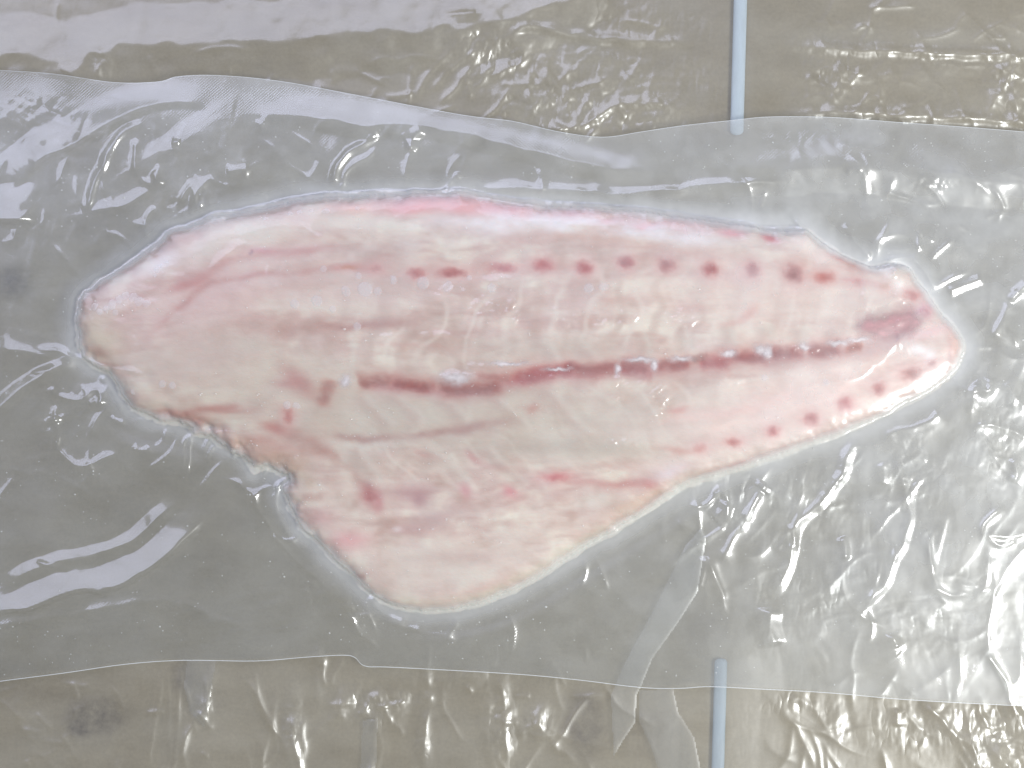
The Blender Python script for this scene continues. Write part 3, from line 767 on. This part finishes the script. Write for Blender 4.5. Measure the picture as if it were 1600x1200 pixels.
flap('folded_flap', [(1070, 850), (1096, 822), (1104, 840), (1090, 925), (1060, 972), (1040, 1000), (1020, 1028), (1003, 1070), (995, 1085), (993, 1128), (975, 1155), (958, 1183), (953, 1085), (972, 1040), (990, 1005), (1012, 965), (1030, 930)], .9, 1.5)
flap('folded_flap', [(998, 1076), (1052, 1074), (1060, 1110), (1085, 1150), (1098, 1215), (1032, 1215), (1015, 1165), (997, 1125)], .7, 1.1)
flap('folded_flap', [(292, 1030), (340, 1030), (330, 1095), (322, 1140), (296, 1110), (288, 1070)], .7, .6)
flap('folded_flap', [(566, 1124), (592, 1120), (588, 1215), (562, 1215)], .7, .7)

# ------------------------------------------------------------------ fish fillet
fil = empty('fish_fillet', 0, 0)
tag(fil, 'raw pale pink fish fillet with dark red central line, sealed inside clear pouch', 'fish fillet')
gx = np.arange(OUTL[:, 0].min() - 20, OUTL[:, 0].max() + 20, 2.5); gy = np.arange(OUTL[:, 1].min() - 20, OUTL[:, 1].max() + 20, 2.5)
X, Y = np.meshgrid(gx, gy)
SD = signed(X, Y) + 8
TOPZ = flesh_top(X, Y, SD - 8) * .75 + flesh_top(X, Y, SD) * .25

def blend(C, a, col):
    a = np.clip(a, 0, 1)[..., None]
    return C * (1 - a) + np.array(col, float) * a

def ell(X, Y, cx, cy, rx, ry, rot=0, p=1.0):
    cx, cy = kf((cx, cy))
    c, s_ = math.cos(math.radians(rot)), math.sin(math.radians(rot))
    u = ((X - cx) * c + (Y - cy) * s_) / rx; v = (-(X - cx) * s_ + (Y - cy) * c) / ry
    return np.exp(-p * (u * u + v * v))

def stroke(X, Y, pts, w, taper=.25, jag=3, seed=2):
    z = np.zeros(X.shape); crease(X, Y, z, kf(pts), w, 1.0, taper=taper, jag=jag, seed=seed)
    return z

def paint(X, Y, sd):
    WX = X + 10 * (fbm(X / 40, Y / 40, 201, 2) - .5); WY = Y + 10 * (fbm(X / 40, Y / 40, 207, 2) - .5)
    C = np.ones(X.shape + (3,)) * np.array((221, 201, 190.))
    n1 = fbm(WX / 110, WY / 42, 101, 4); n2 = fbm(WX / 60, WY / 14, 111, 4); n3 = fbm(WX / 38, WY / 30, 121, 3); n4 = fbm(X / 30, Y / 18, 131, 3); n5 = fbm(X / 13, Y / 7, 137, 3)
    C = blend(C, 2.0 * (n1 - .42), (212, 180, 174)); C = blend(C, 3.6 * (n3 - .5), (232, 221, 207)); C = blend(C, 3.0 * (.45 - n3), (196, 166, 153)); C = blend(C, 2.2 * (n2 - .52), (200, 166, 157))
    yb = np.interp(X, BLOOD[:, 0], BLOOD[:, 1])
    sq = 1.0 - .5 * sstep(1050, 1500, X) - .25 * sstep(420, 130, X)
    qv = (WY - yb - 30 * sstep(700, 200, X)) / sq
    n6 = fbm(X / 230, qv / 15, 151, 4); n7 = fbm(X / 120, qv / 6, 157, 3)
    C = blend(C, 1.2 * (n6 - .52), (206, 164, 156)); C = blend(C, 1.2 * (.46 - n6), (238, 228, 218)); C = blend(C, .5 * (n7 - .55), (198, 158, 150))
    dy_ = Y - yb                                # flakes of muscle slanting away from the centre line
    ph = np.where(dy_ > 0, X - .8 * dy_, X + .28 * dy_) / 62 + .8 * fbm(X / 70, Y / 50, 163, 2)
    tri = np.abs(ph % 1.0 - .5) * 2
    fl = sstep(14, 40, np.abs(dy_)) * sstep(190, 110, np.abs(dy_)) * sstep(500, 580, X) * sstep(1420, 1330, X)
    C = blend(C, .42 * fl * sstep(.72, .98, tri), (234, 224, 213)); C = blend(C, .40 * fl * sstep(.40, .05, tri) * n3 * 1.6, (198, 170, 158))
    B = lambda *a, col, k=1: blend(C, k * ell(WX, WY, *a), col)
    for a, col, k in [
        ((850, 660, 420, 60), (206, 193, 180), .55), ((620, 640, 180, 50), (205, 194, 180), .5), ((1250, 620, 230, 60, -20), (236, 210, 203), .55), ((1200, 460, 250, 50), (230, 208, 198), .5),
        ((330, 460, 170, 60, -25), (224, 194, 190), .6), ((700, 900, 230, 60), (222, 208, 199), .5), ((560, 450, 120, 45), (216, 192, 187), .5), ((420, 590, 170, 55), (217, 205, 190), .55), ((260, 570, 80, 30), (215, 196, 186), .5),
        ((150, 530, 34, 40), (224, 209, 190), .7), ((400, 360, 60, 24), (230, 220, 210), .7), ((560, 345, 60, 20), (234, 224, 216), .6), ((330, 385, 40, 22, -30), (228, 216, 206), .6), ((250, 410, 30, 14, -30), (232, 222, 222), .7),
        ((1390, 430, 30, 18), (240, 222, 205), .8), ((1410, 446, 12, 10), (248, 244, 238), .7), ((1255, 375, 34, 18), (240, 224, 216), .8), ((1300, 400, 30, 12), (240, 220, 212), .5),
        ((640, 325, 46, 12, -3), (236, 168, 168), .75), ((735, 322, 50, 13), (236, 166, 166), .75), ((690, 318, 90, 11), (238, 186, 186), .6), ((790, 330, 40, 10), (236, 180, 184), .6), ((805, 328, 6, 5), (222, 130, 126), .8),
        ((890, 335, 16, 5), (228, 160, 164), .7), ((1010, 350, 18, 5), (230, 158, 164), .8), ((950, 345, 12, 4), (232, 180, 186), .6), ((1145, 362, 20, 7), (234, 164, 170), .8), ((1205, 371, 14, 7, 20), (232, 140, 142), .8), ((560, 322, 40, 7), (238, 196, 186), .6),
        ((1320, 402, 18, 6, 22), (226, 160, 150), .7), ((1345, 414, 14, 5, 20), (222, 150, 130), .7),
        ((290, 446, 30, 7, -20), (206, 150, 146), .6), ((310, 438, 26, 8, -25), (208, 156, 150), .5), ((480, 388, 34, 7), (206, 160, 156), .55), ((410, 390, 20, 6), (222, 178, 190), .5),
        ((470, 600, 36, 14, 40), (196, 142, 136), .6), ((450, 600, 24, 8), (200, 150, 144), .5), ((430, 670, 24, 10, 20), (202, 146, 138), .7), ((400, 690, 30, 9, 10), (206, 160, 148), .5), ((360, 640, 50, 6), (198, 160, 150), .6),
        ((560, 705, 30, 30, 40), (220, 208, 198), .5), ((545, 740, 16, 36, -20), (226, 216, 204), .6), ((470, 745, 24, 24), (222, 206, 190), .6), ((640, 770, 40, 16), (196, 156, 154), .6), ((575, 770, 10, 16, -30), (188, 132, 130), .7), ((590, 785, 7, 14), (204, 150, 150), .6),
        ((655, 782, 16, 12), (184, 138, 140), .6), ((725, 770, 9, 14, -20), (216, 156, 158), .6), ((798, 768, 14, 8, 30), (222, 158, 160), .7), ((740, 715, 16, 6, 35), (206, 158, 154), .6), ((665, 708, 18, 5, 10), (214, 168, 162), .5),
        ((545, 848, 34, 18), (232, 182, 182), .6), ((500, 810, 26, 16), (228, 190, 188), .5), ((690, 808, 60, 10, -12), (200, 170, 164), .6), ((640, 830, 30, 8), (204, 172, 168), .5), ((720, 872, 70, 12), (206, 180, 172), .5), ((760, 922, 60, 10, -20), (216, 178, 170), .45),
        ((620, 830, 8, 5), (230, 214, 214), .6), ((850, 700, 120, 14), (190, 176, 164), .4), ((950, 705, 80, 16), (196, 184, 170), .4), ((980, 760, 40, 6), (204, 156, 148), .6), ((1015, 758, 14, 8), (200, 130, 124), .6), ((1045, 740, 30, 12, -20), (222, 204, 210), .6),
        ((940, 785, 30, 14), (222, 210, 200), .6), ((990, 790, 40, 8, -30), (216, 190, 170), .5), ((835, 640, 12, 8), (198, 144, 132), .5), ((820, 615, 60, 14), (204, 186, 172), .5), ((1062, 640, 14, 6), (214, 158, 152), .5),
        ((1060, 705, 24, 6, 10), (206, 150, 136), .5), ((1160, 430, 30, 20), (232, 196, 192), .3), ((1170, 487, 20, 8, -40), (220, 168, 158), .5), ((1140, 505, 20, 5, -20), (222, 176, 166), .5), ((1080, 480, 30, 10), (214, 178, 170), .5),
        ((1450, 520, 60, 10, -10), (236, 200, 200), .6), ((1497, 545, 14, 34), (224, 182, 172), .6), ((1486, 560, 5, 26, 5), (196, 150, 146), .5), ((1440, 545, 16, 8), (244, 236, 236), .7), ((1455, 556, 10, 9), (242, 240, 242), .7), ((1445, 487, 22, 7, -30), (226, 206, 222), .6),
        ((512, 620, 40, 30), (206, 186, 172), .4), ((335, 540, 60, 30), (208, 186, 178), .45), ((400, 540, 40, 14), (214, 200, 188), .5), ((150, 548, 18, 9, 20), (186, 152, 140), .6), ((158, 566, 20, 4, 12), (206, 172, 160), .7),
        ((300, 655, 22, 8), (208, 160, 150), .6), ((262, 645, 22, 6), (206, 160, 150), .7), ((920, 545, 60, 18), (204, 184, 170), .5), ((800, 545, 120, 20), (206, 188, 175), .4)]:
        C = B(*a, col=col, k=1.3 * k)
    for pts, w, col, k in [
        ([(560, 316), (640, 312), (720, 308), (800, 322), (900, 332), (1000, 342), (1100, 352), (1215, 368)], 9, (236, 188, 188), .75),
        ([(590, 368), (640, 358), (700, 350), (770, 350), (850, 347), (930, 352), (1000, 360), (1090, 372), (1140, 384), (1200, 388)], 11, (238, 230, 234), .85),
        ([(800, 365), (860, 366), (930, 372), (1010, 380), (1090, 390), (1200, 402)], 5, (214, 178, 164), .6), ([(900, 378), (980, 386), (1080, 394), (1140, 398)], 4, (208, 166, 156), .5),
        ([(215, 530), (260, 495), (300, 465), (330, 445), (400, 432), (470, 425), (540, 418), (610, 424)], 4, (200, 148, 142), .55),
        ([(240, 462), (280, 442), (330, 425), (385, 398), (440, 391), (510, 388)], 5, (208, 160, 156), .5), ([(160, 520), (210, 478), (250, 455)], 6, (214, 180, 172), .5),
        ([(400, 522), (480, 515), (560, 508), (640, 498), (700, 494)], 8, (192, 152, 144), .65), ([(490, 515), (580, 508), (650, 500)], 4, (186, 140, 134), .4),
        ([(480, 678), (560, 684), (620, 683), (660, 678), (700, 670), (780, 661), (820, 652)], 4.5, (182, 142, 134), .7), ([(690, 670), (780, 662), (812, 650)], 8, (190, 156, 148), .5),
        ([(235, 637), (270, 649), (310, 640), (350, 634), (400, 628)], 4.5, (196, 146, 136), .75), ([(420, 672), (480, 690), (530, 720), (560, 752), (585, 785)], 7, (194, 150, 140), .65),
        ([(320, 690), (380, 700), (440, 716), (500, 728)], 8, (202, 164, 148), .6), ([(395, 680), (450, 700), (520, 712)], 6, (204, 160, 150), .5), ([(440, 720), (470, 738), (490, 770)], 6, (202, 172, 152), .5), ([(465, 780), (510, 776)], 4, (204, 168, 158), .6),
        ([(870, 742), (900, 752), (980, 760), (1030, 755)], 4, (206, 156, 150), .6), ([(1090, 745), (1150, 728), (1220, 708), (1300, 682), (1360, 655)], 4, (196, 146, 140), .6), ([(1300, 410), (1370, 430), (1400, 440)], 4, (226, 180, 172), .6),
        ([(1310, 440), (1340, 440), (1385, 446)], 2.4, (214, 160, 158), .6), ([(720, 700), (770, 728), (830, 740)], 4, (204, 156, 150), .5), ([(550, 908), (572, 905)], 2.4, (190, 150, 142), .7), ([(385, 398), (392, 392), (396, 386)], 1.2, (150, 120, 140), .6),
        ([(740, 606), (700, 560)], 1, (220, 200, 190), .1), ([(1000, 660), (1080, 652), (1180, 640), (1280, 600)], 6, (232, 196, 190), .5), ([(1050, 675), (1150, 665), (1250, 640), (1400, 575)], 5, (240, 214, 206), .5),
        ([(560, 912), (640, 944), (720, 945), (800, 912), (900, 858), (1000, 800), (1080, 756)], 6, (206, 196, 178), .5), ([(1110, 755), (1250, 706), (1380, 652), (1450, 616)], 4, (204, 176, 166), .5)]:
        C = blend(C, k * stroke(WX, WY, pts, w) * np.clip(.1 + 1.5 * n4, 0, 1), col)
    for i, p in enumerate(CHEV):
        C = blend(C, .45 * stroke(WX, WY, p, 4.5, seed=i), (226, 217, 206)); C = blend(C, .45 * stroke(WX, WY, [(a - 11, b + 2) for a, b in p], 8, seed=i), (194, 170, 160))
    C = blend(C, .62 * stroke(WX, WY, (BLOOD[:-2] - (800, 600)) / KF + (800, 600), 7.5, taper=.04, jag=4) * np.clip(.5 + .9 * n5, 0, 1), (190, 118, 106))
    # soft pink halos round the dark muscle
    C = blend(C, .55 * stroke(X, Y, (BLOOD - (800, 600)) / KF + (800, 600), 13, taper=.06), (206, 160, 154))
    for cx, cy, rx, ry, *_ in SPOTS:
        C = blend(C, .5 * ell(X, Y, cx, cy, rx * 2.2, ry * 2.0), (222, 168, 166))
    for (pts, w, c, k) in SEG:
        c = (c[0] + 2, c[1] - 12, c[2] - 18)
        C = blend(C, .70 * k * stroke(WX, WY, stretch(pts), w * .86, taper=.16, jag=4) * np.clip(.15 + 1.6 * n5, 0, 1), c)
    for cx, cy, rx, ry, c, k in SPOTS:
        c = (c[0] + 4, c[1] - 8, c[2] - 14)
        C = blend(C, .75 * k * ell(X + 7 * (fbm(X / 9, Y / 9, 171, 2) - .5), Y + 7 * (fbm(X / 9, Y / 9, 177, 2) - .5), cx, cy, rx * 1.05, ry * 1.05) * np.clip(.5 + n5, 0, 1), c)
    # translucent fat and glaze at the rim, painted paler to lift the shaded edge
    C = blend(C, .85 * sstep(15, 5, sd), (216, 212, 200))
    return C
SPOTS = [(545, 417, 12, 3.5, (208, 150, 118), .6), (588, 420, 10, 6, (206, 148, 148), .35), (650, 427, 10, 6, (190, 98, 100), .8), (706, 426, 18, 6.5, (188, 98, 100), .9), (787, 418, 17, 6.5, (196, 96, 104), .9),
         (850, 414, 13, 8, (198, 96, 102), .9), (913, 418, 10.5, 9.5, (190, 92, 98), .95), (978, 411, 10, 8.5, (178, 88, 94), .95), (1042, 414, 10.5, 9, (176, 92, 92), .95), (1111, 421, 10, 9.5, (184, 92, 94), .95),
         (1176, 421, 9, 9.5, (176, 96, 102), .9), (1241, 427, 11, 12, (164, 92, 92), .95), (1291, 433, 13, 8, (200, 104, 92), .9), (1342, 440, 7, 6, (206, 140, 130), .5), (1385, 447, 7, 6, (214, 170, 140), .5), (1431, 460, 12, 7, (200, 98, 90), .95),
         (1147, 691, 10, 6, (194, 104, 98), .85), (1210, 674, 8.5, 7.5, (194, 92, 92), .9), (1270, 656, 10, 9, (184, 90, 90), .95), (1325, 632, 9.5, 9, (190, 102, 108), .9), (1377, 607, 8, 8, (186, 94, 88), .95), (1428, 584, 13, 8, (176, 100, 94), .95),
         (1460, 567, 7, 5, (176, 104, 104), .8), (1095, 700, 8, 6, (214, 148, 138), .5), (450, 650, 7, 10, (194, 112, 108), .55), (870, 745, 17, 6, (222, 130, 138), .7), (578, 778, 9, 8, (190, 118, 122), .6), (1452, 486, 8, 10, (198, 108, 128), .7)]
SEG = [  # pieces of the dark red line: run from, run to, half width, colour, strength
    ([(556, 598), (585, 596), (612, 597)], 7, (172, 108, 100), .85), ([(612, 600), (640, 603), (674, 606)], 8, (170, 100, 98), .85), ([(680, 600), (715, 608), (752, 609), (784, 602)], 9, (164, 98, 92), .9),
    ([(745, 588), (775, 590), (800, 592)], 6, (190, 128, 124), .5), ([(800, 592), (830, 586), (866, 582), (905, 577)], 8.5, (186, 98, 104), .85), ([(880, 574), (920, 574), (962, 572)], 7, (170, 92, 92), .85),
    ([(900, 584), (930, 583), (960, 582)], 6, (190, 122, 116), .6), ([(968, 573), (992, 576), (1014, 578)], 9.5, (172, 88, 90), .95), ([(1024, 570), (1050, 570), (1075, 571)], 10, (168, 98, 98), .85), ([(1084, 563), (1100, 561)], 5, (158, 112, 104), .8),
    ([(1096, 571), (1120, 567), (1143, 566)], 8.5, (192, 106, 110), .85), ([(1143, 558), (1170, 559), (1200, 556)], 8, (176, 96, 96), .95), ([(1206, 552), (1228, 552), (1250, 549)], 8.5, (172, 96, 96), .95), ([(1264, 545), (1286, 547), (1310, 543)], 9, (174, 100, 98), .95),
    ([(1326, 541), (1348, 540)], 7, (184, 108, 92), .9), ([(516, 590), (510, 610), (500, 632)], 11, (180, 116, 108), .6)]
def stretch(pts, e=7):
    p = np.array(pts, float)
    d0 = p[0] - p[1]; d1 = p[-1] - p[-2]
    p[0] += e * d0 / np.hypot(*d0); p[-1] += e * d1 / np.hypot(*d1)
    return p
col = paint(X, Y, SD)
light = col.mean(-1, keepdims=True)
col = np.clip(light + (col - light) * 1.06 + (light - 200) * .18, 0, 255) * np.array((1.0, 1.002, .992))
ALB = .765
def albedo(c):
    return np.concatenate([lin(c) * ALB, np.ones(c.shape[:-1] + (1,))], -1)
ins = SD > -2.5
keep = ins[:-1, :-1] & ins[1:, :-1] & ins[:-1, 1:] & ins[1:, 1:]
gyy, gxx = np.gradient(SD, 2.5)
gl_ = np.hypot(gxx, gyy) + 1e-6
near = SD < 1.3
X = np.where(near, X - SD * gxx / gl_, X); Y = np.where(near, Y - SD * gyy / gl_, Y)
# closed body: top sheet and flat underside joined by a rim wall
topco = to_world(X, Y, np.where(SD > 1.3, TOPZ, BASE)).reshape(-1, 3)
botco = to_world(X, Y, np.full(X.shape, BASE - 3.5)).reshape(-1, 3)
q = sheet_quads(*X.shape, keep=keep)
nv = len(topco)
edges = {}
for a in q:
    for k in range(4):
        e = (int(a[k]), int(a[(k + 1) % 4]))
        if (e[1], e[0]) in edges:
            del edges[(e[1], e[0])]
        else:
            edges[e] = 1
wall = np.array([(e[1], e[0], e[0] + nv, e[1] + nv) for e in edges])
allq = np.vstack([q, q[:, ::-1] + nv, wall])
colr = albedo(col).reshape(-1, 4)
co, allq, colv = compact(np.vstack([topco, botco]), allq, np.vstack([colr, colr]))
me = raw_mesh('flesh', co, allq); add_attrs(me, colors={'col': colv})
link('flesh', me, fil, (M_FLESH,))

def patch(name, alpha_fn, box, colr, lift=.45, step=1.6, vary=.12):
    (x0, y0), (x1, y1) = kf((box[0], box[1])), kf((box[2], box[3]))
    X, Y = np.meshgrid(np.arange(x0, x1, step), np.arange(y0, y1, step))
    WX = X + 7 * (fbm(X / 9, Y / 9, 171, 2) - .5); WY = Y + 7 * (fbm(X / 9, Y / 9, 177, 2) - .5)
    a = np.clip(alpha_fn(WX, WY), 0, 1)
    on = a > .05
    k = on[:-1, :-1] | on[1:, :-1] | on[:-1, 1:] | on[1:, 1:]
    if not k.any():
        return
    c = np.ones(X.shape + (3,)) * np.array(colr, float) * (1 + vary * (fbm(X / 14, Y / 6, 311, 3)[..., None] - .5) * 2)
    return sheet(name, X, Y, flesh_top(X, Y) + lift + .3, fil, (M_PATCH,), floats={'alpha': a}, colors={'col': albedo(np.clip(c, 0, 255))}, keep=k)

for pts, w, c, k in SEG:
    p = np.array(pts)
    patch('blood_line_segment', lambda x, y, pts=pts, w=w, k=k: (.30 * k) * stroke(x, y, stretch(pts, 2), w * .66, taper=.2, jag=3), (p[:, 0].min() - 18, p[:, 1].min() - 24, p[:, 0].max() + 18, p[:, 1].max() + 24), c)
for cx, cy, rx, ry, c, k in SPOTS:
    patch('blood_spot', lambda x, y: .32 * k * ell(x, y, cx, cy, rx * .95, ry * .95), (cx - 2.4 * rx, cy - 2.4 * ry, cx + 2.4 * rx, cy + 2.4 * ry), c)
patch('tail_muscle', lambda x, y: np.clip(.9 * (stroke(x, y, [(1325, 508), (1370, 508), (1410, 500), (1455, 483)], 11, taper=.3) + .5 * stroke(x, y, [(1370, 522), (1410, 515), (1450, 498)], 6)), 0, .85), (1300, 470, 1480, 540), (196, 132, 134))
# small pale connective nubs along the red line
for cx, cy, rx, ry in [(1138, 552, 9, 3), (1190, 545, 7, 5), (1200, 550, 5, 7), (1258, 541, 7, 4), (1310, 535, 12, 3), (1000, 562, 16, 3), (1065, 561, 12, 3), (965, 577, 4, 7), (1022, 570, 4, 6), (1345, 531, 14, 2.5), (712, 590, 18, 7), (540, 596, 6, 6), (870, 576, 14, 2), (795, 568, 22, 2)]:
    patch('connective_tissue', lambda x, y: .92 * ell(x, y, cx, cy, rx * 1.2, ry * 1.25), (cx - 2.6 * rx, cy - 2.8 * ry - 2, cx + 2.6 * rx, cy + 2.8 * ry + 2), (238, 228, 230), lift=.8)

def bubble_mesh():
    n, rows = 14, [(1.0, 0), (.92, .12), (.7, .22), (.35, .28), (.02, .3)]
    co = [(r * math.cos(2 * math.pi * j / n), r * math.sin(2 * math.pi * j / n), z) for r, z in rows for j in range(n)]
    q = [(i * n + j, i * n + (j + 1) % n, (i + 1) * n + (j + 1) % n, (i + 1) * n + j) for i in range(len(rows) - 1) for j in range(n)]
    return raw_mesh('bubble', np.array(co), np.array(q))
BM = bubble_mesh(); BM.materials.append(M_BUBBLE)
BUB = [(452, 334, 5), (467, 332, 5.5), (486, 330, 4.5), (508, 330, 6.5), (557, 326, 4), (413, 342, 5), (145, 479, 7), (153, 487, 6), (163, 482, 6), (173, 476, 8), (184, 468, 7), (194, 462, 8), (206, 464, 7), (216, 471, 8), (228, 474, 6), (178, 488, 5),
       (244, 422, 5), (252, 415, 4), (258, 409, 3.5), (240, 430, 3), (613, 434, 4), (560, 431, 5), (661, 442, 9), (540, 455, 8), (570, 452, 11), (590, 455, 7), (460, 475, 8), (495, 470, 10), (520, 483, 6), (615, 438, 6), (558, 510, 6), (700, 448, 8), (768, 450, 7), (733, 434, 5),
       (205, 612, 5), (252, 600, 7), (268, 602, 6), (448, 633, 6), (463, 634, 6), (1292, 598, 5), (920, 450, 8), (943, 448, 7), (505, 420, 6), (1195, 590, 6)]
for cx, cy, r in BUB:
    o = bpy.data.objects.new('juice_bubble', BM); sc.collection.objects.link(o); o.parent = fil
    p = kf((cx, cy)); z = float(flesh_top(np.array([[p[0]]]), np.array([[p[1]]]))[0, 0])
    o.location = ((p[0] - 800) * S, (600 - p[1]) * S, (z + .3) * S)
    o.scale = (r * S * random.uniform(.85, 1.2), r * S * random.uniform(.8, 1.05), r * S * .45)
    o.rotation_euler = (0, 0, random.uniform(0, 3))

# ------------------------------------------------------------------ vacuum pouch
pouch = empty('vacuum_pouch', 0, 0)
tag(pouch, 'clear vacuum sealed plastic pouch, wrinkled and glossy, drawn tight round the fillet', 'pouch')
px = axis((-330, -40, 16), (-40, 1640, 2.2), (1640, 1950, 16)); v = np.linspace(0, 1, 400)
X = np.repeat(px[None, :], len(v), 0); Y = ytop(px)[None, :] * (1 - v[:, None]) + ybot(px)[None, :] * v[:, None]
ZB = back_height(X, Y)
ZT = front_height(X, Y, ZB)
edge = np.minimum(Y - ytop(X), ybot(X) - Y)
emb = sstep(140, 20, edge) * (.25 + .75 * fbm(X / 120, Y / 80, 401, 3)) * sstep(-20, -60, signed(X, Y))
s = signed(X, Y)
hz = .1 + 1.1 * fbm(X / 140, Y / 110, 411, 4) + 1.5 * (fbm(X / 40, Y / 36, 417, 5) - .25)
hz = hz * (.40 + 1.10 * sstep(-300, 900, .75 * X - Y + 300)) + 2.6 * sstep(-40, -4, s) * sstep(12, 0, s) - .05 * sstep(0, 20, s) + .45 * sstep(850, 1450, X)  # extra haze whitens the shadowed fillet rim and brightens the right side
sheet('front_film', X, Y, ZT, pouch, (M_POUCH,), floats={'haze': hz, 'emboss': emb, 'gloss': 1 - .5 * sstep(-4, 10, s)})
sub = (slice(None, None, 2), slice(None, None, 2))
zb = np.where(s > -40, np.minimum(ZB, BASE - 3.0 - .6), ZB)
ok = sstep(-60, -25, s)
zb = ZB * (1 - ok) + np.minimum(ZB, BASE - 4.0) * ok
sheet('back_film', X[sub], Y[sub], zb[sub], pouch, (M_BACK,), floats={'haze': (.35 + .75 * sstep(-300, 900, .75 * X - Y + 300))[sub], 'emboss': .6 * emb[sub]})

def rim_strip(name, row, r=.55):
    """the cut edge of the pouch, a hair-thin cord of welded film"""
    c = to_world(X[row], Y[row], (ZT[row] + ZB[row]) / 2)
    n = 6; co = []
    for i in range(len(c)):
        for j in range(n):
            an = 2 * math.pi * j / n
            co.append((c[i][0], c[i][1] + r * S * math.cos(an), c[i][2] + r * S * math.sin(an)))
    q = [(i * n + j, i * n + (j + 1) % n, (i + 1) * n + (j + 1) % n, (i + 1) * n + j) for i in range(len(c) - 1) for j in range(n)]
    return link(name, raw_mesh(name, np.array(co), np.array(q)), pouch, (M_EDGE,))
rim_strip('cut_edge', 0, .45)
rim_strip('cut_edge', -1, .6)

def speck_cloud(name, count, seed):
    """beads of moisture and dust trapped against the film: too many to count, one part"""
    rng = np.random.RandomState(seed); n = 6; co = []; q = []
    ny, nx = ZT.shape; k = 0
    while k < count:
        i = rng.randint(4, ny - 4); j = rng.randint(20, nx - 20)
        dens = fbm(np.array([X[i, j] / 70]), np.array([Y[i, j] / 60]), 501, 3)[0]
        if dens < .52 and rng.rand() > .12:
            continue
        r = rng.uniform(.5, 1.1) * (1.6 if rng.rand() < .07 else 1)
        el = rng.uniform(.6, 1.5); b = len(co)
        for rr, zz in ((1, 0), (.6, .55)):
            for a in range(n):
                an = 2 * math.pi * a / n
                co.append(((X[i, j] + r * rr * el * math.cos(an) - 800) * S, (600 - Y[i, j] - r * rr * math.sin(an)) * S, (ZT[i, j] + .15 + zz * r) * S))
        co.append(((X[i, j] - 800) * S, (600 - Y[i, j]) * S, (ZT[i, j] + .15 + .75 * r) * S))
        for a in range(n):
            c = (a + 1) % n
            q += [(b + a, b + c, b + n + c), (b + a, b + n + c, b + n + a), (b + n + a, b + n + c, b + 2 * n)]
        k += 1
    o = link(name, raw_mesh(name, np.array(co), np.array(q)), pouch, (M_SPECK,))
    o['kind'] = 'stuff'
speck_cloud('moisture_specks', 1500, 5)
